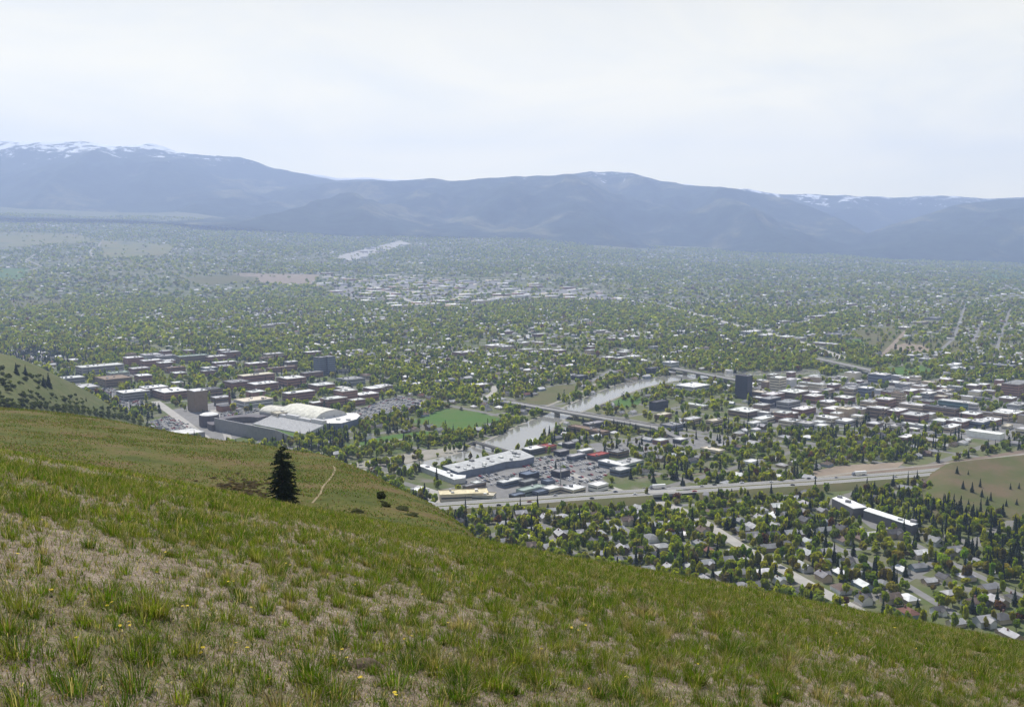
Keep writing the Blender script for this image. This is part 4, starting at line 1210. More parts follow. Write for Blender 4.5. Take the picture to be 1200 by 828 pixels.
# ------------------------------------------------------------------ houses
def house_protos():
    out = []
    for kind in range(3):
        w, r = MB(), MB()
        def gable(cx, cy, sx, sy, h, rise, along_x=True):
            w.box(cx, cy, -.3, h, sx, sy)
            hx, hy = sx / 2, sy / 2; o = .5
            if along_x:
                for s in (-1, 1):
                    w.poly([(cx + s * hx, cy - hy, h), (cx + s * hx, cy + hy, h), (cx + s * hx, cy, h + rise)][::s])
                    r.poly([(cx - hx - o, cy + s * (hy + o), h - .25), (cx + hx + o, cy + s * (hy + o), h - .25), (cx + hx + o, cy, h + rise + .12), (cx - hx - o, cy, h + rise + .12)][::-s])
                    r.poly([(cx - hx - o, cy + s * (hy + o), h - .5), (cx + hx + o, cy + s * (hy + o), h - .5), (cx + hx + o, cy, h + rise - .1), (cx - hx - o, cy, h + rise - .1)][::s])
            else:
                for s in (-1, 1):
                    w.poly([(cx - hx, cy + s * hy, h), (cx + hx, cy + s * hy, h), (cx, cy + s * hy, h + rise)][::-s])
                    r.poly([(cx + s * (hx + o), cy - hy - o, h - .25), (cx + s * (hx + o), cy + hy + o, h - .25), (cx, cy + hy + o, h + rise + .12), (cx, cy - hy - o, h + rise + .12)][::s])
                    r.poly([(cx + s * (hx + o), cy - hy - o, h - .5), (cx + s * (hx + o), cy + hy + o, h - .5), (cx, cy + hy + o, h + rise - .1), (cx, cy - hy - o, h + rise - .1)][::-s])
        if kind == 0:
            gable(0, 0, 13, 8.6, 3.4, 2.4)
            gable(8.9, 1, 4.6, 5.6, 2.6, 1.4, False)
        elif kind == 1:
            gable(0, 0, 11, 8, 4.6, 2.6); gable(1.8, -4.2, 5, 5, 4.2, 2.0, False)
        else:
            w.box(0, 0, -.3, 3.2, 12, 10)
            a = [(-6.5, -5.5, 3.1), (6.5, -5.5, 3.1), (6.5, 5.5, 3.1), (-6.5, 5.5, 3.1)]; t = [(-2, 0, 5.6), (2, 0, 5.6)]
            r.poly([a[0], a[1], t[1], t[0]]); r.poly([a[1], a[2], t[1]]); r.poly([a[2], a[3], t[0], t[1]]); r.poly([a[3], a[0], t[0]]); r.poly(a[::-1])
        ch = MB(); ch.box(2.4, 1.2, 3.5, 6.9 + (kind == 1), .9, .9)
        out.append((w.mesh('wall', wall_obj), r.mesh('roof', roof_obj), ch.mesh('chimney', wall_obj)))
    return out
HP = house_protos()
HW = [('white', (.72, .72, .70)), ('pale grey', (.48, .49, .5)), ('cream', (.58, .52, .41)), ('tan', (.38, .31, .23)), ('blue-grey', (.24, .29, .34)), ('brown', (.17, .125, .095))]
HR = [('grey', (.26, .26, .27)), ('dark grey', (.11, .11, .115)), ('brown', (.16, .125, .105)), ('pale grey', (.44, .44, .45)), ('white', (.74, .74, .74)), ('reddish', (.20, .105, .085))]
HRW = [.28, .12, .11, .32, .15, .02]

RES = [(556, 600), (640, 599), (720, 601), (800, 605), (870, 594), (960, 584), (978, 592), (1060, 622), (1090, 628), (1215, 690), (1215, 770), (560, 660)]
A16 = math.radians(16)
cands = []
c16, s16 = math.cos(A16), math.sin(A16)
for u in np.arange(-200, 700, 16.5):
    for v in np.arange(300, 900, 24.0):
        uu, vv = u + random.uniform(-2.5, 2.5), v + random.uniform(-3, 3)
        X, Y = uu * c16 - vv * s16, uu * s16 + vv * c16
        if Y < 450: continue
        px, py = P(X, Y, 0)
        if not inpoly(px, py, RES) or look(hous, px, py) == 0 or look(hous, px, py - 2) == 0: continue
        if py - 4 > OCC(px) or px > 1199 or random.random() < 0.10: continue
        cands.append((X, Y, A16 + (math.pi / 2 if random.random() < .5 else 0), float(px), float(py)))
print('neighbourhood houses', len(cands))
# houses beyond, on the city grid
def city_houses(y0, y1, lot_u, lot_v, keep):
    out = []
    us = np.arange(-9000, 9000, lot_u); vs = np.arange(-9000, 14000, lot_v)
    U, V = np.meshgrid(us, vs); U = U.ravel(); V = V.ravel()
    U = U + RNG.uniform(-.15, .15, len(U)) * lot_u; V = V + RNG.uniform(-.15, .15, len(V)) * lot_v
    X, Y = U * ca - V * sa, U * sa + V * ca
    k = (Y > y0) & (Y < y1) & (np.abs(X) < .64 * Y)
    X, Y, U, V = X[k], Y[k], U[k], V[k]
    z = VH(X, Y); px, py = P(X, Y, z)
    k = (RNG.random(len(X)) < look(hous, px, py) * keep) & (py < OCC(px) + 4)
    fu, fv = np.mod(U, 110), np.mod(V, 140)
    k &= (fu > 14) & (fu < 105) & (fv > 14) & (fv < 135)
    k &= ~inpoly(px, py, RES)
    return X[k], Y[k], z[k], px[k], py[k]
h1 = city_houses(600, 2200, 19, 27, 0.78)
h2 = city_houses(2200, 4200, 24, 38, 0.55)
h3 = city_houses(4200, 9800, 60, 75, 0.5)
mid_h = [(float(a), float(b), A43 + (math.pi / 2 if random.random() < .5 else 0), float(p), float(q)) for a, b, z, p, q in zip(*h1) if 0 < p < 1200]
mid_h.sort(key=lambda c: c[1])
cands.sort(key=lambda c: c[1])
NH = 300
indiv = (cands + mid_h)[:NH]
rest = (cands + mid_h)[NH:]
HOUSES = []
for i, (X, Y, a, px, py) in enumerate(indiv):
    k = random.randrange(3); s = random.uniform(.74, 1.02)
    r = empty('house', (X, Y, 0), a, (s * random.uniform(.9, 1.15), s, s))
    w_, r_, c_ = HP[k]
    wn_, wc = random.choice(HW[:5] if random.random() < .8 else HW); rn_, rc = random.choices(HR, HRW)[0]
    o = link('wall', w_, r); o.color = jit(wc)
    o = link('roof', r_, r); o.color = jit(rc)
    if random.random() < .4:
        c2 = link('chimney', c_, o); c2.color = jit((.2, .11, .09))
    HOUSES.append((r, px, py, wn_, rn_, k))
    q = [tuple(float(v) for v in P(X + dx, Y + dy, 0)) for dx, dy in ((-5.5, -5), (5.5, -5), (5.5, 5), (-5.5, 5))]
    paint(q, 0.08, grow_dn=1 if random.random() < .35 else 0)
# the houses too far or too many to single out: one object
def many_houses(X, Y, Z, size, name):
    n = len(X)
    W = RNG.uniform(10, 15, n) * size; L = RNG.uniform(7.5, 10, n) * size; h = RNG.uniform(3, 5, n); rs = RNG.uniform(1.6, 2.8, n) * size
    a = A43 + RNG.integers(0, 2, n) * math.pi / 2
    u = np.stack([np.cos(a), np.sin(a)], 1); v = np.stack([-np.sin(a), np.cos(a)], 1)
    base = np.stack([X, Y], 1)
    def pt(fx, fy, z):
        p = base + u * (W * fx / 2)[:, None] + v * (L * fy / 2)[:, None]
        return np.concatenate([p, (Z + z)[:, None]], 1)
    # walls: separate vertices from the roof, so each keeps its own colour
    wv = [pt(-1, -1, h * 0 - .5), pt(1, -1, h * 0 - .5), pt(1, 1, h * 0 - .5), pt(-1, 1, h * 0 - .5), pt(-1, -1, h), pt(1, -1, h), pt(1, 1, h), pt(-1, 1, h)]
    rv = [pt(-1.1, -1.15, h - .1), pt(1.1, -1.15, h - .1), pt(1.1, 1.15, h - .1), pt(-1.1, 1.15, h - .1), pt(-1.1, 0, h + rs), pt(1.1, 0, h + rs)]
    V = np.stack(wv + rv, 1).reshape(-1, 3)
    q = np.array([[0, 1, 5, 4], [1, 2, 6, 5], [2, 3, 7, 6], [3, 0, 4, 7], [8, 9, 13, 12], [10, 11, 12, 13], [8, 12, 11, 11], [9, 10, 13, 13]])
    tri = []
    for f in q:
        tri += [[f[0], f[1], f[2]]] + ([[f[0], f[2], f[3]]] if f[2] != f[3] else [])
    tri = np.array(tri)
    F = (np.arange(n)[:, None, None] * 14 + tri[None]).reshape(-1, 3)
    wc = np.array([c for _, c in HW])[RNG.integers(0, 5, n)]; rc = np.array([c for _, c in HR])[RNG.choice(6, n, p=HRW)]
    T = np.concatenate([np.repeat(wc[:, None], 8, 1), np.repeat(rc[:, None], 6, 1)], 1).reshape(-1, 3)
    return V, F, T
Xr = np.array([c[0] for c in rest]); Yr = np.array([c[1] for c in rest])
sets = [many_houses(Xr, Yr, Xr * 0, 1, 'a')]
out_m = (h1[3] <= 0) | (h1[3] >= 1200)
sets.append(many_houses(h1[0][out_m], h1[1][out_m], h1[2][out_m], 1, 'b'))
sets.append(many_houses(h2[0], h2[1], h2[2], 1.05, 'c'))
sets.append(many_houses(h3[0], h3[1], h3[2], 1.5, 'd'))
off = 0; VV, FF, TT = [], [], []
for V, F, T in sets:
    VV.append(V); FF.append(F + off); TT.append(T); off += len(V)
tag(link('distant_houses', np_mesh('distant_houses', np.concatenate(VV), np.concatenate(FF), build_tint, tint=np.concatenate(TT))), 'houses of the far neighbourhoods half hidden by trees across the valley', 'houses', kind='stuff')
print('houses', sum(len(s[0]) // 14 for s in sets))

# ------------------------------------------------------------------ trees
DEC = np.array([(.265, .290, .018), (.190, .245, .020), (.325, .335, .028), (.110, .160, .018), (.240, .225, .040), (.190, .240, .055), (.150, .125, .060), (.130, .060, .045)])
DECP = np.array([.28, .18, .16, .14, .12, .06, .05, .01])
CON = np.array([(.018, .034, .016), (.024, .042, .020), (.030, .046, .026)])
def leafy(n, R, Hh, nq, rng, ksize=0.34):
    """n broad crowns at the origin: nq leaf clumps each -> (n, nq, 4, 3)."""
    nb = 5
    bc = rng.normal(0, 1, (n, nb, 3)); bc /= np.linalg.norm(bc, axis=2)[..., None]
    bc *= rng.uniform(.25, .6, (n, nb, 1)); bc[..., 2] *= .9
    bi = rng.integers(0, nb, (n, nq))
    d = rng.normal(0, 1, (n, nq, 3)); d /= np.linalg.norm(d, axis=2)[..., None]
    p = np.take_along_axis(bc, bi[..., None].repeat(3, 2), 1) + d * (.55 * rng.uniform(.6, 1.05, (n, nq, 1)))
    nrm = d + rng.normal(0, .55, d.shape); nrm /= np.linalg.norm(nrm, axis=2)[..., None]
    a = np.cross(nrm, rng.normal(0, 1, d.shape)); a /= np.linalg.norm(a, axis=2)[..., None]
    b = np.cross(nrm, a)
    s = rng.uniform(.6, 1.25, (n, nq, 1)) * ksize
    q = np.stack([p - a * s - b * s * .7, p + a * s * .8 - b * s, p + a * s + b * s * .8, p - a * s * .7 + b * s], 2)
    rr = np.stack([R, R, Hh * .46], 1)
    q = q * rr[:, None, None, :]
    q[..., 2] += (Hh * .56)[:, None, None]
    return q
def piney(n, R, Hh, nq, rng, ks=1.0, pw=.85):
    f = 1 - np.sqrt(rng.uniform(0.0, 1, (n, nq)))
    f = np.clip(.07 + .93 * f, 0, .985)
    th = rng.uniform(0, 2 * math.pi, (n, nq))
    rad = (1 - f) ** pw * rng.uniform(.55, 1.1, (n, nq))
    o = np.stack([np.cos(th), np.sin(th), 0 * th], 2); t = np.stack([-np.sin(th), np.cos(th), 0 * th], 2); up = np.array([0, 0, 1.0])
    R_, H_ = R[:, None, None], Hh[:, None, None]
    tip = o * (rad[..., None] * R_) + up * (f[..., None] * H_) - up * (.05 * H_ * rng.uniform(.4, 1.6, (n, nq, 1)))
    root = o * (rad[..., None] * R_ * .15) + up * ((f[..., None] + .02) * H_)
    wd = t * (R_ * ks * (.16 + .30 * (1 - f[..., None])) * rng.uniform(.6, 1.3, (n, nq, 1)))
    dz = up * (rng.uniform(-.035, .035, (n, nq, 1)) * H_)
    return np.stack([root - wd * .7 + dz, tip - wd * .6, tip + wd * .6 - dz, root + wd * .7], 2)
def quads(Q):
    V = Q.reshape(-1, 3)
    return V, np.arange(len(V)).reshape(-1, 4)

protoD, protoC = [], []
for k in range(9):
    rng = np.random.default_rng(100 + k)
    Hh = 9 + 1.2 * (k % 4); R = np.array([3.4 + .45 * (k % 3)]) * (0.72 if k == 8 else 1)
    V, F = quads(leafy(1, R, np.array([Hh]), 330, rng, .21))
    m = MB(); m.tube((0, 0, -.3), (0, 0, Hh * .5), .28, .14, 7)
    for j in range(3):
        t = j * 2.1 + k; m.tube((0, 0, Hh * (.26 + .06 * j)), (1.6 * math.cos(t), 1.6 * math.sin(t), Hh * .62), .13, .05, 5)
    nv = len(V); tf = [f if len(f) == 4 else None for f in m.f]
    V2 = np.concatenate([V, np.array(m.v)]); F2 = np.concatenate([F, np.array([[i + nv for i in f] for f in m.f if len(f) == 4])])
    mi = np.r_[np.zeros(len(F)), np.ones(len(F2) - len(F))]
    protoD.append(np_mesh('deciduous_tree', V2, F2, [leaf_obj, bark], mi))
    Hc = 14 + 2.0 * (k % 4); Rc = np.array([2.6 + .35 * (k % 3)])
    V, F = quads(piney(1, Rc, np.array([Hc]), 300, rng, .75))
    m = MB(); m.tube((0, 0, -.3), (0, 0, Hc * .9), .3, .06, 7)
    nv = len(V)
    V2 = np.concatenate([V, np.array(m.v)]); F2 = np.concatenate([F, np.array([[i + nv for i in f] for f in m.f if len(f) == 4])])
    mi = np.r_[np.zeros(len(F)), np.ones(len(F2) - len(F))]
    protoC.append(np_mesh('conifer', V2, F2, [needle_obj, bark], mi))

def scatter(y0, y1, n0):
    A = .66 * (y1 ** 2 - y0 ** 2)
    N = int(A * n0)
    Y = np.sqrt(RNG.uniform(y0 ** 2, y1 ** 2, N)); X = RNG.uniform(-.66, .66, N) * Y
    z = VH(X, Y); px, py = P(X, Y, z)
    U, V = X * ca + Y * sa, -X * sa + Y * ca
    fu, fv = np.mod(U, 110), np.mod(V, 140)
    street = ((fu < 9.5) | (fv < 9.5)) & ~inpoly(px, py, RES) & (py > 330)
    wide = ((np.mod(U, 440) < 24) | (np.mod(V, 420) < 24)) & ~inpoly(px, py, RES) & (py > 305)
    street = street | wide
    clump = .74 + .75 * fbm(X / 150, Y / 150, 3, 71) + np.where(Y > 2800, .8, .4) * fbm(X / 800, Y / 800, 3, 72)
    k = (RNG.random(N) < look(dens, px, py) * np.clip(clump, .15, 1.2)) & (py < OCC(px) + 10) & ~(street & (RNG.random(N) < np.where(wide, .97, .9)))
    X, Y, z, px, py = X[k], Y[k], z[k], px[k], py[k]
    cn = RNG.random(len(X)) < np.clip(look(conf, px, py) * (1 + 1.6 * fbm(X / 160, Y / 160, 3, 91)), 0.02, .95)
    return X, Y, z, px, py, cn
tiers = [(560, 1250, 1 / 37., 110), (1250, 2400, 1 / 62., 40), (2400, 4200, 1 / 150., 20), (4200, 10900, 1 / 700., 14)]
parts_d, parts_c, near_d, near_c = [], [], [], []
for ti, (y0, y1, n0, nq) in enumerate(tiers):
    X, Y, z, px, py, cn = scatter(y0, y1, n0)
    size = (.77, .95, 1.25, 2.1)[ti]
    R = RNG.uniform(2.3, 5.4, len(X)) * size; Hh = RNG.uniform(5.5, 14, len(X)) * (.86, 1, 1.08, 1.25)[ti]
    Rc = RNG.uniform(2.3, 3.9, len(X)) * size * (1, 1.1, 1.25, 1.3)[ti]; Hc = RNG.uniform(8, 17, len(X)) * (1, 1, 1.0, 1.0)[ti]
    if ti < 1:
        vis = (py < OCC(px) - 1) & (px > 3) & (px < 1197)
        for sel, lst in ((~cn & vis, near_d), (cn & vis, near_c)):
            idx = np.where(sel)[0]; idx = idx[np.argsort(Y[idx])][:300]
            lst += [(X[i], Y[i], px[i], py[i], R[i], Hh[i], Rc[i], Hc[i]) for i in idx]
            keep = np.ones(len(X), bool); keep[idx] = False
            X, Y, z, px, py, cn, R, Hh, Rc, Hc, vis = [v[keep] for v in (X, Y, z, px, py, cn, R, Hh, Rc, Hc, vis)] if sel is None else (X, Y, z, px, py, cn, R, Hh, Rc, Hc, vis)
            drop = np.zeros(len(X), bool); drop[idx] = True
            if lst is near_d: drop_d = drop
            else: drop_c = drop
        keep = ~(drop_d | drop_c)
        X, Y, z, cn, R, Hh, Rc, Hc = [v[keep] for v in (X, Y, z, cn, R, Hh, Rc, Hc)]
    d = ~cn
    for sel, lst, fn, rr, hh in ((d, parts_d, leafy, R, Hh), (cn, parts_c, piney, Rc, Hc)):
        n = int(sel.sum())
        if not n: continue
        if fn is leafy:
            q = leafy(n, rr[sel], hh[sel], nq, RNG, {110: .30, 40: .46, 20: .6, 14: .62}[nq])
            col = DEC[RNG.choice(len(DEC), n, p=DECP)]
        else:
            m_ = max(10, int(nq * .8))
            q = piney(n, rr[sel], hh[sel], m_, RNG, {110: 1.1, 40: 1.7, 20: 2.3, 14: 2.6}[nq])
            col = CON[RNG.integers(0, 3, n)]
        q[..., 0] += X[sel][:, None, None]; q[..., 1] += Y[sel][:, None, None]; q[..., 2] += z[sel][:, None, None]
        t = (col[:, None, :] * RNG.uniform(.8, 1.2, (n, q.shape[1], 1)) * RNG.uniform(.85, 1.15, (n, 1, 1)))
        lst.append((q.reshape(-1, 3), np.repeat(t.reshape(-1, 3), 4, 0)))
    print('tier', ti, len(X))
for lst, nm, mat, lab, cat in ((parts_d, 'distant_trees', leaf_tint, 'green broadleaf street trees covering the whole valley floor', 'trees'), (parts_c, 'distant_conifers', needle_tint, 'dark conifers dotted among the green street trees of the valley', 'trees')):
    V = np.concatenate([a for a, _ in lst]); T = np.concatenate([b for _, b in lst])
    tag(link(nm, np_mesh(nm, V, np.arange(len(V)).reshape(-1, 4), mat, tint=T)), lab, cat, kind='stuff')
    print(nm, len(V) // 4)

LM = [('the freeway overpass', 782, 588), ('the wide pale street', 880, 645), ('the long white-roofed school', 1020, 598), ('the wooded gully', 1130, 640), ('the freeway', 650, 590), ('the grassy crest', 800, 690), ('the grassy crest', 640, 650), ('the lower edge of town', 1100, 700), ('the rail yard', 1080, 550), ('the river', 600, 520), ('the shopping car park', 650, 552), ('the playing field', 540, 495), ('the meadow by the freeway', 1150, 572)]
def near_lm(px, py, lms):
    return min(lms, key=lambda l: (px - l[1]) ** 2 + (2.2 * (py - l[2])) ** 2)
DN = ['yellow-green', 'mid-green', 'bright spring-green', 'deep green', 'olive', 'pale green', 'brownish half-bare', 'reddish']
for (X, Y, px, py, R, Hh, Rc, Hc) in near_d:
    k = random.randrange(9); o = link('deciduous_tree', protoD[k], None, (float(X), float(Y), 0))
    s = Hh / 10.5; o.scale = (R / 3.8, R / 3.8, s); o.rotation_euler = (0, 0, random.uniform(0, 6.28))
    ci = int(RNG.choice(len(DEC), p=DECP)); o.color = tuple(float(v) * random.uniform(.85, 1.15) for v in DEC[ci]) + (1,)
    tag(o, '%s leafy tree near %s' % (DN[ci], near_lm(px, py, LM)[0]), 'tree', 'leafy trees of the nearer town')
for (X, Y, px, py, R, Hh, Rc, Hc) in near_c:
    k = random.randrange(9); o = link('conifer', protoC[k], None, (float(X), float(Y), 0))
    o.scale = (Rc / 2.7, Rc / 2.7, Hc / 17); o.rotation_euler = (0, 0, random.uniform(0, 6.28))
    o.color = tuple(float(v) for v in CON[random.randrange(3)]) + (1,)
    tag(o, '%s dark conifer near %s' % ('tall' if Hc > 15.5 else 'short', near_lm(px, py, LM)[0]), 'tree', 'conifers of the nearer town')

# trees and scrub on the next hill's spur
def on_spur(px, f):
    t = (px - 600) / FPX / CP / 1.02
    yl, ys = float(YL(px)), float(Y2(px)); y = yl + (ys - yl) * f
    return t * y, y
q = []
for _ in range(520):
    px = random.uniform(-60, 172)
    f = random.random() ** 4 * (.8 if px < 60 else .6)
    x, y = on_spur(px, f); q.append((x, y, H2(x, y), random.uniform(.5, 1.0)))
q = np.array(q)
L4 = leafy(len(q), 3.4 * q[:, 3], 5.5 * q[:, 3], 60, RNG, .34)
for k in range(3): L4[..., k] += q[:, k][:, None, None]
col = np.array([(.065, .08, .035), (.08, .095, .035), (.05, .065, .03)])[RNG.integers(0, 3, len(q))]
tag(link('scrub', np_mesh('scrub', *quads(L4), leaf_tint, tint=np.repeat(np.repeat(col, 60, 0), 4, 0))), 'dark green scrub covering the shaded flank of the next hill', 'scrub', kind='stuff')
for px, f, hh in [(6, .6, 17), (17, .64, 14), (38, .47, 17), (44, .52, 22), (108, .35, 12), (88, .5, 10)]:
    x, y = on_spur(px, f)
    o = link('conifer', protoC[random.randrange(9)], None, (x, y, H2(x, y) - .3)); o.scale = (hh / 15, hh / 15, hh / 17); o.color = tuple(CON[0]) + (1,)
    tag(o, '%s dark pine standing on the flank of the next hill' % ('tall' if hh > 17 else 'short'), 'tree', 'pines on the next hill')

for k in range(17):
    px = random.uniform(1100, 1198); r_ = random.uniform(.1, .8); yy_ = 800 + (float(FWY(px)) - 24 - 800) * r_; x = (px - 600) / FPX / CP / .985 * yy_
    o = link('conifer', protoC[random.randrange(9)], None, (x, yy_, MZ(x, yy_) - .4)); hh = random.uniform(5, 13); o.scale = (hh / 13, hh / 13, hh / 17); o.color = tuple(float(v) for v in CON[k % 3]) + (1,)
    tag(o, '%s dark pine scattered on the open grassy mound beside the freeway' % ('tall' if hh > 9 else 'small'), 'tree', 'pines on the open mound')

# ------------------------------------------------------------------ cars
def car_mesh(mat):
    m = MB()
    m.box(0, 0, .35, .92, 4.4, 1.78, m=0, top=.96)
    m.box(-.25, 0, .921, 1.42, 2.5, 1.62, m=1, top=.78)
    m.box(-.25, 0, 1.421, 1.46, 1.85, 1.22, m=0)
    for sx in (-1.35, 1.35):
        for sy in (-.82, .82):
            m.tube((sx, sy - .1, .33), (sx, sy + .1, .33), .33, .33, 10, 2)
    return m
cm = car_mesh(None); car_me = cm.mesh('parked_car', [paint_obj, glass, rubber])
CC = [('white', (.75, .75, .75)), ('silver', (.48, .49, .5)), ('black', (.025, .025, .03)), ('dark blue', (.04, .06, .14)), ('red', (.38, .03, .03)), ('grey', (.2, .2, .21)), ('beige', (.45, .40, .31)), ('dark green', (.03, .08, .05))]
CW = [.27, .2, .14, .1, .09, .12, .05, .03]
LOTNAME = {'campus': 'in the campus car park beside the playing field', 'mall': 'in the shopping centre car park', 'hillfoot': 'in the car park at the foot of the next hill', 'stadium': 'in the car park beside the square white roof', 'school': 'beside the long white-roofed school', 'grey': 'behind the stadium'}
spots = []
for ln, poly in LOTS.items():
    x, y = G(*np.array(poly, float).T)
    a = A43 + (0 if ln in ('mall',) else math.pi / 2 * (ln == 'campus'))
    if ln == 'school': a = math.radians(-35)
    c_, s_ = math.cos(a), math.sin(a)
    us, vs = x * c_ + y * s_, -x * s_ + y * c_
    for r_, v in enumerate(np.arange(vs.min(), vs.max(), 8.6)):
        vv = v + (1.4 if r_ % 2 else -1.4)
        if ln == 'mall' and r_ % 2 and random.random() < .3: continue
        for u in np.arange(us.min(), us.max(), 2.9):
            if random.random() > (.62 if ln != 'mall' else .45): continue
            X, Y = u * c_ - vv * s_, u * s_ + vv * c_
            p = P(X, Y, 0)
            if not inpoly(p[0], p[1], poly): continue
            if any((X - fa) ** 2 + (Y - fb) ** 2 < (fr * .9) ** 2 for fa, fb, fr in FOOT): continue
            if p[1] > OCC(p[0]): continue
            spots.append((float(X), float(Y), a + math.pi / 2, ln, float(p[0]), float(p[1])))
spots.sort(key=lambda s: s[1])
print('cars', len(spots))
for (X, Y, a, ln, px, py) in spots[:290]:
    o = link('parked_car', car_me, None, (X, Y, .09)); o.rotation_euler = (0, 0, a + random.choice((0, math.pi)))
    cn_, cc = random.choices(CC, CW)[0]; o.color = cc + (1,)
    tag(o, '%s car parked %s' % (cn_, LOTNAME[ln]), 'car', 'cars parked ' + LOTNAME[ln])
restc = spots[290:]
V1 = np.array(cm.v); Fq = np.array([f for f in cm.f if len(f) == 4]); Mq = np.array([m_ for f, m_ in zip(cm.f, cm.m) if len(f) == 4])
if restc:
    A = np.array([s[:3] for s in restc]); c_, s_ = np.cos(A[:, 2]), np.sin(A[:, 2])
    VX = V1[None, :, 0] * c_[:, None] - V1[None, :, 1] * s_[:, None] + A[:, 0:1]; VY = V1[None, :, 0] * s_[:, None] + V1[None, :, 1] * c_[:, None] + A[:, 1:2]
    V = np.stack([VX, VY, np.broadcast_to(V1[None, :, 2] + .09, VX.shape)], 2)
    F = (Fq[None] + np.arange(len(A))[:, None, None] * len(V1)).reshape(-1, 4)
    T = np.repeat(np.array([c for _, c in CC])[RNG.choice(len(CC), len(A), p=CW)], len(V1), 0)
    tag(link('distant_cars', np_mesh('distant_cars', V.reshape(-1, 3), F, [paint_tint, glass, rubber], np.tile(Mq, len(A)), T)), 'rows of parked cars filling the farther car parks', 'cars', kind='stuff')
# traffic on the freeway
def onroad(px, off):
    i = int(np.argmin(np.abs(fx - px))); p = sides(kf, off)[i]; d = kf[min(i + 1, len(kf) - 1)] - kf[i - 1]
    return float(p[0]), float(p[1]), math.atan2(d[1], d[0])
for px, off, cn_, cc in [(578, -10, 'dark grey', (.05, .05, .06)), (620, -6, 'dark red', (.2, .03, .03)), (846, 10, 'black', (.02, .02, .02)), (873, 10.5, 'white', (.75, .75, .75)), (905, 6.5, 'white', (.75, .75, .75)), (952, 10, 'black', (.02, .02, .02)), (985, 7, 'silver', (.5, .5, .5)), (545, -7, 'white', (.75, .75, .75)), (655, 9, 'silver', (.5, .5, .5)), (690, -10, 'black', (.02, .02, .02)), (722, 7, 'dark blue', (.03, .05, .12)), (748, -6, 'white', (.75, .75, .75)), (812, -9, 'red', (.35, .03, .03)), (830, 7, 'silver', (.5, .5, .5)), (925, -9, 'black', (.02, .02, .02)), (1045, -7, 'silver', (.5, .5, .5))]:
    x, y, a = onroad(px, off)
    o = link('car', car_me, None, (x, y, FZ0 + .04)); o.rotation_euler = (0, 0, a); o.color = cc + (1,)
    tag(o, '%s car driving on the freeway %s' % (cn_, {578: 'above the yellow-roofed shop building', 620: 'beside the shopping centre', 846: 'past the overpass, far lane', 873: 'between a black car and another white one', 905: 'nearest lane below the railway', 952: 'behind the lorry by the rail yard', 985: 'just behind the lorry by the rail yard', 545: 'at its end by the grassy spur', 655: 'level with the antenna mast', 690: 'below the last shop by the tall pines', 722: 'shortly before the overpass', 748: 'about to cross the overpass', 812: 'just past the overpass, near side', 830: 'just past the overpass, far side', 925: 'under the wooded railway bank', 1045: 'past the lorry by the rail yard'}[px]), 'car', 'cars on the freeway')
for px, off, lab in [(776, 10.5, 'long white lorry crossing the freeway overpass'), (1012, 10.5, 'white lorry on the freeway beside the rail yard')]:
    x, y, a = onroad(px, off)
    r = empty('lorry', (x, y, FZ0 + .04), a)
    m = MB(); m.box(1.2, 0, 1.1, 4.0, 13.0, 2.6); o = m.build('trailer', paint_obj, r); o.color = (.78, .78, .78, 1)
    m = MB(); m.box(-7.2, 0, .6, 2.2, 2.4, 2.4); m.box(-6.9, 0, 2.201, 3.3, 1.8, 2.3, top=.85); o = m.build('cab', paint_obj, r); o.color = (.2, .22, .27, 1)
    for wx in (-7.2, -5.2, 4.6, 5.9):
        for sy in (-1.05, 1.05):
            m = MB(); m.tube((wx, sy - .18, .5), (wx, sy + .18, .5), .5, .5, 12); m.build('wheel', rubber, r)
    tag(r, lab, 'lorry')

# ------------------------------------------------------------------ labels of buildings and houses: look + nearest landmark + rank
BL = [('the navy tower', 872, 450), ('the tan campus tower', 231, 466), ('the twin dormitory towers', 380, 428), ('the barrel-roofed arena', 365, 480), ('the stadium', 320, 502), ('the big grey shopping hall', 570, 542), ('the yellow-roofed shops', 545, 578),
      ('the antenna mast', 657, 560), ('the slanting bridge', 680, 488), ('the river bend hotel', 812, 453), ('the broad white downtown roof', 930, 460), ('the tan high-rise', 1053, 465), ('the teal-grey block', 1120, 473), ('the long white shed', 1155, 508),
      ('the brick hospital block', 1192, 450), ('the farthest bridge', 990, 428), ('the brown-roofed hall', 133, 443), ('the dark tower bridge', 790, 430), ('the playing field', 540, 490), ('the brick lantern building', 918, 485), ('the far shopping strip', 470, 340), ('the freeway overpass', 782, 588)]
ORD = ['nearest', 'second', 'third', 'fourth', 'fifth', 'sixth', 'seventh', 'eighth', 'ninth', 'tenth', 'eleventh', 'twelfth', 'thirteenth', 'fourteenth', 'fifteenth', 'sixteenth', 'seventeenth', 'eighteenth', 'nineteenth', 'twentieth']
def rel(px, py, l):
    dx, dy = px - l[1], (py - l[2]) * 2.2
    if abs(dx) > abs(dy): return 'right of' if dx > 0 else 'left of'
    return 'this side of' if dy > 0 else 'beyond'
def assign(items, lms):
    g = {}
    for o, px, py, desc in items:
        l = near_lm(px, py, lms); r = rel(px, py, l)
        g.setdefault((desc, r, l[0]), []).append((math.hypot(px - l[1], 2.2 * (py - l[2])), o))
    for (desc, r, l), v in g.items():
        v.sort(key=lambda t: t[0])
        for k, (_, o) in enumerate(v):
            o['label'] = '%s %s %s' % (desc, r, l) if len(v) == 1 else '%s %s %s, %s' % (desc, r, l, ORD[k] + (' nearest' if k else '') if k < 20 else 'farthest')
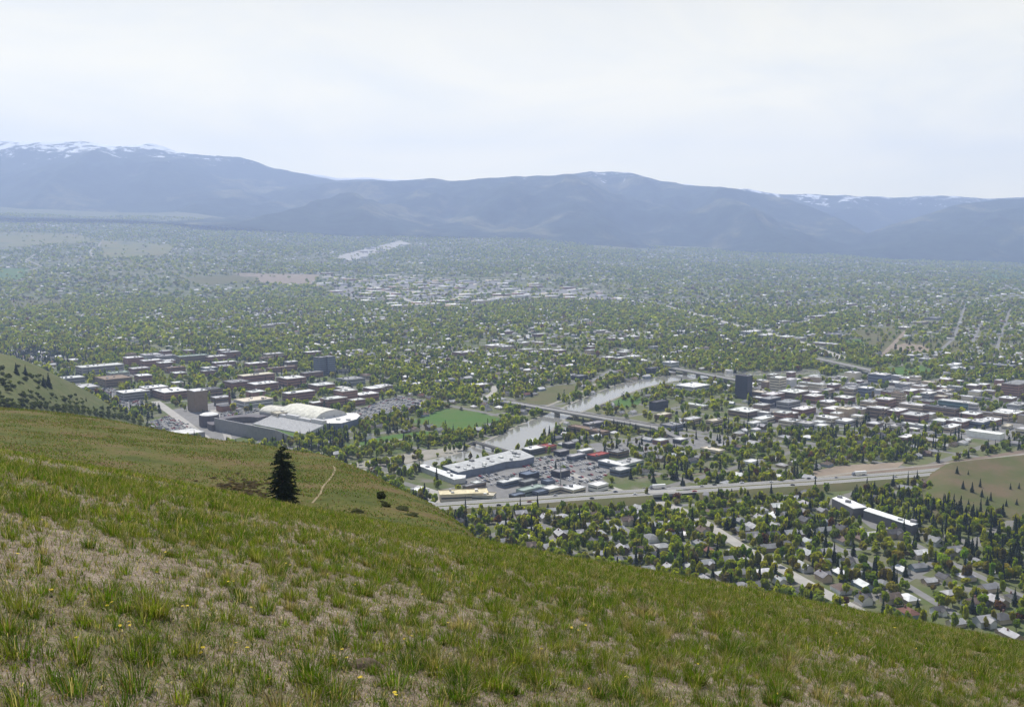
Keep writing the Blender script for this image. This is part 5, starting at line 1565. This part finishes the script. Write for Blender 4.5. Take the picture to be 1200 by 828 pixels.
def bdesc(W, L, h, wall, roof):
    size = 'tall' if h >= 13 else 'low' if h < 7 else 'mid-height'
    shape = 'narrow ' if max(W, L) > 2.2 * min(W, L) else 'large ' if W * L > 1000 else 'small ' if W * L < 300 else ''
    return '%s %s%s-roofed %s building' % (size, shape, roof.replace(' ', '-'), wall.replace(' ', '-'))
assign([(r, px, py, bdesc(W, L, h, wl_, rf)) for r, px, py, W, L, h, wl_, rf in BLD], BL)
for b in BLD: b[0]['group'] = 'flat-roofed town buildings'
assign([(r, px, py, '%s %s-roofed %s house' % (('low', 'two-storey', 'square')[k], rn.replace(' ', '-'), wn2)) for r, px, py, wn2, rn, k in HOUSES], LM)
for b in HOUSES: b[0]['group'] = 'houses of the near neighbourhood'

# ------------------------------------------------------------------ the lone fir, shrubs, trail, flowers on the hill
xt, yt, zt = HG(332, 589, 90)
fir = empty('fir_tree', (xt, yt, zt))
FH = 70 / FPX * yt
rng = np.random.default_rng(5)
qs = []
for w_i in range(30):
    f0 = .04 + .95 * (w_i / 30) ** .95
    for b_i in range(rng.integers(8, 13) if f0 < .85 else 5):
        th = rng.uniform(0, 6.283); f = f0 + rng.uniform(-.015, .015)
        Lb = FH * .315 * (1 - f) ** .5 * rng.uniform(.7, 1.1) + .1
        o = np.array([math.cos(th), math.sin(th), 0]); t_ = np.array([-o[1], o[0], 0])
        droop = rng.uniform(.12, .34) * (1 - .7 * f)
        nq = max(6, int(26 * Lb / (FH * .31)))
        for j in range(nq):
            u = rng.uniform(.12, 1.0)
            c = o * (Lb * u) + np.array([0, 0, f * FH - droop * Lb * u * u + .10 * Lb * max(0, u - .8)]) + t_ * rng.normal(0, .10 * Lb * (1.1 - u))
            d1 = o * rng.uniform(.5, 1) + t_ * rng.uniform(-.9, .9) + np.array([0, 0, rng.uniform(-.55, .15)]); d1 /= np.linalg.norm(d1)
            d2 = np.cross(d1, rng.normal(0, 1, 3)); d2 /= np.linalg.norm(d2)
            a_ = rng.uniform(.28, .55) * (.6 + .4 * (1 - f)); b_2 = rng.uniform(.09, .2)
            qs.append([c - d1 * a_ * .5 - d2 * b_2, c - d1 * a_ * .5 + d2 * b_2, c + d1 * a_ * .6 + d2 * b_2 * .3, c + d1 * a_ * .6 - d2 * b_2 * .3])
V, F = quads(np.array(qs))
tt_ = np.repeat(np.array([(.014, .024, .010), (.021, .034, .013), (.030, .044, .016)])[rng.integers(0, 3, len(F))], 4, 0)
link('crown', np_mesh('crown', V, F, needle_tint, tint=tt_), fir)
m = MB(); m.tube((0, 0, -.6), (0, 0, FH * .92), .26, .04, 10); m.build('trunk', bark, fir)
tag(fir, 'lone dark fir tree standing on the grassy slope', 'tree')

def shrub(px, py, r, hh, col, lab, n=220):
    x, y, z = HG(px, py, 60)
    V, F = quads(leafy(1, np.array([r]), np.array([hh]), n, np.random.default_rng(int(px)), .25)[0])
    o = link('shrub', np_mesh('shrub', V, F, leaf_obj), None, (x, y, z - .1)); o.color = col + (1,)
    tag(o, lab, 'shrub')
shrub(447, 587, 1.0, 2.0, (.05, .062, .022), 'largest dark shrub on the crest of the grassy spur', 260)
shrub(452, 593, .9, .7, (.06, .07, .025), 'low dark shrub touching the largest shrub on the spur')
shrub(418, 600, 1.2, .55, (.08, .085, .03), 'dull green shrub below the largest shrub on the spur')
for k, (px, py) in enumerate([(470, 597), (482, 604)]):
    shrub(px, py, 1.3, .45, (.075, .085, .03), ('flat dark shrub farther down the spur edge', 'lowest flat dark shrub near where spur meets slope')[k])
# rusty low brush left of the fir
q = []
for _ in range(90):
    x, y, z = HG(random.gauss(283, 18), random.gauss(572, 5), 70); q.append((x, y, z, random.uniform(.4, .8)))
q = np.array(q)
L4 = leafy(len(q), 1.1 * q[:, 3], .45 * q[:, 3], 24, RNG, .4)
for k in range(3): L4[..., k] += q[:, k][:, None, None]
tag(link('brush', np_mesh('brush', *quads(L4), leaf_tint, tint=np.tile((.105, .078, .042), (len(q) * 24 * 4, 1)))), 'reddish brown low brush on the slope beside the lone fir', 'brush', kind='stuff')
tp = [(391, 546), (393, 551), (389, 558), (383, 565), (378, 571), (376, 578), (371, 584), (366, 590)]
pts = np.array([HG(a, b, 90)[:2] for a, b in tp])
s = np.concatenate([[0], np.cumsum(np.hypot(*np.diff(pts, axis=0).T))]); t = np.linspace(0, s[-1], 60)
kk = np.stack([np.interp(t, s, pts[:, 0]), np.interp(t, s, pts[:, 1])], 1)
for _ in range(6): kk[1:-1] = .25 * kk[:-2] + .5 * kk[1:-1] + .25 * kk[2:]
a, b = sides(kk, .2), sides(kk, -.2)
X = np.stack([b[:, 0], a[:, 0]]); Y = np.stack([b[:, 1], a[:, 1]])
tag(link('path', grid_mesh('path', X, Y, HZ(X, Y) + .06, trail_m)), kind='structure')

# ------------------------------------------------------------------ grass
def blades(bx, by, L, Wd, lean, az, col):
    n = len(bx)
    bz = HZ(bx, by) - .01
    d = np.stack([np.cos(az), np.sin(az), 0 * az], 1)
    wv = np.stack([-np.sin(az + RNG.uniform(-1, 1, n)), np.cos(az), 0 * az], 1) * (Wd / 2)[:, None]
    base = np.stack([bx, by, bz], 1)
    up = np.array([0, 0, 1.0])
    mid = base + up * (L * .55 * np.cos(lean * .5))[:, None] + d * (L * .55 * np.sin(lean * .5))[:, None]
    tip = mid + up * (L * .45 * np.cos(lean * 1.5))[:, None] + d * (L * .45 * np.sin(lean * 1.5))[:, None]
    V = np.stack([base - wv, base + wv, mid - wv * .75, mid + wv * .75, tip], 1)
    F = np.arange(n)[:, None, None] * 5 + np.array([[0, 1, 3], [0, 3, 2], [2, 3, 4]])[None]
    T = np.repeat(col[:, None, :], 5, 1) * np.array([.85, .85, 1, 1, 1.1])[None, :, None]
    return V.reshape(-1, 3), F.reshape(-1, 3), T.reshape(-1, 3)
GREEN = np.array([(.086, .150, .012), (.110, .168, .014), (.140, .176, .024), (.058, .115, .012)])
STRAW = np.array([(.34, .275, .18), (.46, .385, .29), (.27, .205, .14), (.17, .12, .08)])
BV = []
def tufts(y0, y1, per_m2, nb, wid, rmax, lscale=1.0, fill=.52):
    N = int(.70 * (y1 ** 2 - y0 ** 2) * per_m2)
    Y = np.sqrt(RNG.uniform(y0 ** 2, y1 ** 2, N)); X = RNG.uniform(-.70, .70, N) * Y
    g = .75 * fbm(X / 2.6, Y / 2.6, 3, 3) + .25 * fbm(X / 14, Y / 14, 2, 8)
    k = RNG.random(N) < np.clip(fill + 1.2 * g, .08, 1)
    X, Y, g = X[k], Y[k], g[k]; N = len(X)
    sz = np.clip(RNG.lognormal(-.42, .48, N) * (1 + .5 * g), .35, 1.9)
    n = np.maximum(4, (nb * sz ** 1.4).astype(int))
    idx = np.repeat(np.arange(N), n); M = len(idx)
    r = np.sqrt(RNG.random(M)) * rmax * sz[idx] * .75; th = RNG.uniform(0, 6.283, M)
    bx, by = X[idx] + r * np.cos(th), Y[idx] + r * np.sin(th)
    L = RNG.uniform(.11, .27, M) * sz[idx] ** .75 * lscale
    dry = RNG.random(N) < .07
    isd = (RNG.random(M) < .27) | (dry[idx] & (RNG.random(M) < .8))
    tc_ = GREEN[RNG.integers(0, 4, N)] * RNG.uniform(.8, 1.2, (N, 1))
    col = np.where(isd[:, None], STRAW[RNG.integers(0, 4, M)], tc_[idx] * RNG.uniform(.8, 1.25, (M, 1)))
    BV.append(blades(bx, by, L, RNG.uniform(.7, 1.3, M) * wid, RNG.uniform(.05, .65, M) + r / rmax * .3, th + RNG.normal(0, .5, M), col))
def litter(y0, y1, per_m2, wid, l0, l1):
    N = int(.70 * (y1 ** 2 - y0 ** 2) * per_m2)
    Y = np.sqrt(RNG.uniform(y0 ** 2, y1 ** 2, N)); X = RNG.uniform(-.70, .70, N) * Y
    col = np.where((RNG.random(N) < .52)[:, None], GREEN[RNG.integers(0, 4, N)], STRAW[RNG.integers(0, 4, N)] * RNG.uniform(.7, 1.2, (N, 1)))
    BV.append(blades(X, Y, RNG.uniform(l0, l1, N), RNG.uniform(.7, 1.4, N) * wid, RNG.uniform(.6, 1.45, N), RNG.uniform(0, 6.283, N), col))
tufts(3.5, 13, 42, 66, .0045, .075, .64, .86)
tufts(13, 26, 38, 32, .007, .085, .68, .82)
tufts(26, 62, 22, 13, .013, .11, .72, .66)
tufts(3.5, 13, 2.6, 150, .005, .08, .74, .8)
tufts(13, 26, 2.4, 80, .0075, .095, .8, .8)
tufts(26, 62, 2.0, 34, .013, .12, .85, .8)
litter(3.5, 13, 750, .0055, .03, .11)
litter(3.5, 8, 1100, .005, .03, .10)
litter(13, 26, 330, .008, .04, .12)
litter(26, 62, 80, .014, .05, .14)
# the spur beyond: coarser tussocks
N = 150000
Yq = np.sqrt(RNG.uniform(75 ** 2, 300 ** 2, N)); Xq = RNG.uniform(-.62, .06, N) * Yq
k = RNG.random(N) < np.clip(.5 + 1.2 * fbm(Xq / 9, Yq / 9, 4, 31), .05, 1)
Xq, Yq = Xq[k], Yq[k]; N = len(Xq)
colq = np.where((RNG.random(N) < .42)[:, None], STRAW[RNG.integers(2, 4, N)] * .85, GREEN[RNG.integers(0, 4, N)] * RNG.uniform(.75, 1.1, (N, 1)))
BV.append(blades(Xq, Yq, RNG.uniform(.15, .38, N), RNG.uniform(.1, .24, N), RNG.uniform(.1, .7, N), RNG.uniform(0, 6.283, N), colq))
off = 0; VV, FF, TT = [], [], []
for V, F, T in BV:
    VV.append(V); FF.append(F + off); TT.append(T); off += len(V)
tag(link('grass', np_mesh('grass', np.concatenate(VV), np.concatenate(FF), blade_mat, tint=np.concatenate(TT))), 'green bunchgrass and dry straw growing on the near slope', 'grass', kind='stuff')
print('blades', off // 5)

petal = surf('yellow_petal', (.72, .56, .06), (.8, .64, .08), 5, .6)
stem_m = surf('flower_stem', (.07, .11, .03), (.05, .09, .02), 5, .7)
fm = []
for k in range(3):
    m = MB(); hh = .10 + .03 * k
    m.tube((0, 0, -.02), (.012, 0, hh), .004, .003, 5, 1)
    for j in range(9):
        t = 2 * math.pi * j / 9; c, s_ = math.cos(t), math.sin(t); w2 = .011
        m.poly([(.012 + .006 * c, .006 * s_, hh), (.012 + .024 * c - w2 * s_, .024 * s_ + w2 * c, hh + .008), (.012 + .042 * c, .042 * s_, hh + .004), (.012 + .024 * c + w2 * s_, .024 * s_ - w2 * c, hh + .008)], 0)
    m.tube((.012, 0, hh + .001), (.012, 0, hh + .012), .011, .006, 8, 0)
    for j in range(3):
        t = j * 2.1 + k; c, s_ = math.cos(t), math.sin(t)
        m.poly([(0, 0, .0), (.05 * c - .012 * s_, .05 * s_ + .012 * c, .03), (.09 * c, .09 * s_, .02), (.05 * c + .012 * s_, .05 * s_ - .012 * c, .03)], 1)
    fm.append(m.mesh('yellow_wildflower', [petal, stem_m]))
FL = [(140, 735), (155, 738), (276, 764), (243, 770), (315, 801), (388, 776), (395, 777), (404, 774), (410, 778), (418, 800), (460, 825), (126, 698), (130, 712), (262, 690), (272, 688), (216, 718), (220, 722), (295, 720), (293, 770), (668, 741), (674, 739), (680, 741), (685, 740), (672, 744), (691, 818), (640, 765), (560, 690), (500, 700), (530, 735), (90, 760),
      (60, 700), (35, 720), (200, 650), (180, 680), (340, 670), (420, 690), (450, 720), (480, 750), (520, 790), (600, 780), (760, 760), (820, 780), (880, 760), (935, 770), (1000, 790), (1080, 760), (1140, 790), (1170, 770), (1050, 740), (980, 745), (850, 725), (780, 705), (110, 640), (50, 610), (150, 620), (260, 630), (730, 800), (905, 815), (1110, 815), (24, 660)]
for px, py in FL:
    for _ in range(random.choice((1, 1, 2))):
        x, y, z = HG(px + random.uniform(-6, 6), py + random.uniform(-4, 4))
        s = max(.36, y / 38) * random.uniform(.85, 1.2)
        o = link('yellow_wildflower', fm[random.randrange(3)], None, (x, y, z)); o.scale = (s, s, s * 1.2); o.rotation_euler = (random.uniform(-.35, .1), random.uniform(-.2, .2), random.uniform(0, 6.28))
        tag(o, 'small yellow wildflower in the grass of the near slope', 'flower', 'yellow wildflowers on the near slope')
# burrow mound
x, y, z = HG(425, 782)
rng = np.random.default_rng(9)
gr = np.linspace(0, 1, 12); ga = np.linspace(0, 2 * math.pi, 25)
GR, GA = np.meshgrid(gr, ga)
mz = (1 - GR ** 2) * .13 + .03 * fbm(GR * 4 * np.cos(GA) + 9, GR * 4 * np.sin(GA), 3, 4) - .02
soil = surf('dark_soil', (.075, .055, .042), (.12, .09, .07), 14, .95, .1, 1.0)
o = link('dirt_mound', grid_mesh('dirt_mound', GR * np.cos(GA) * .15 * (1 + .2 * np.sin(3 * GA)), GR * np.sin(GA) * .13, mz * .6, soil), None, (x, y, z))
tag(o, 'dark bare soil mound of a burrow among the grass tufts', 'dirt mound')

# ------------------------------------------------------------------ haze: closed box round the camera and the whole scene
m, nn, ll, b, out = nodes_of('valley_haze')
nn.remove(b)
pv = nn.new('ShaderNodeVolumePrincipled')
pv.inputs['Color'].default_value = (0.51, 0.65, 1.0, 1)
pv.inputs['Density'].default_value = 7.4e-5
pv.inputs['Anisotropy'].default_value = 0.15
ll.new(pv.outputs['Volume'], out.inputs['Volume'])
mb = MB(); mb.box(0, 9000, -34, 2300, 60000, 20000)
tag(mb.build('haze', m), kind='stuff')
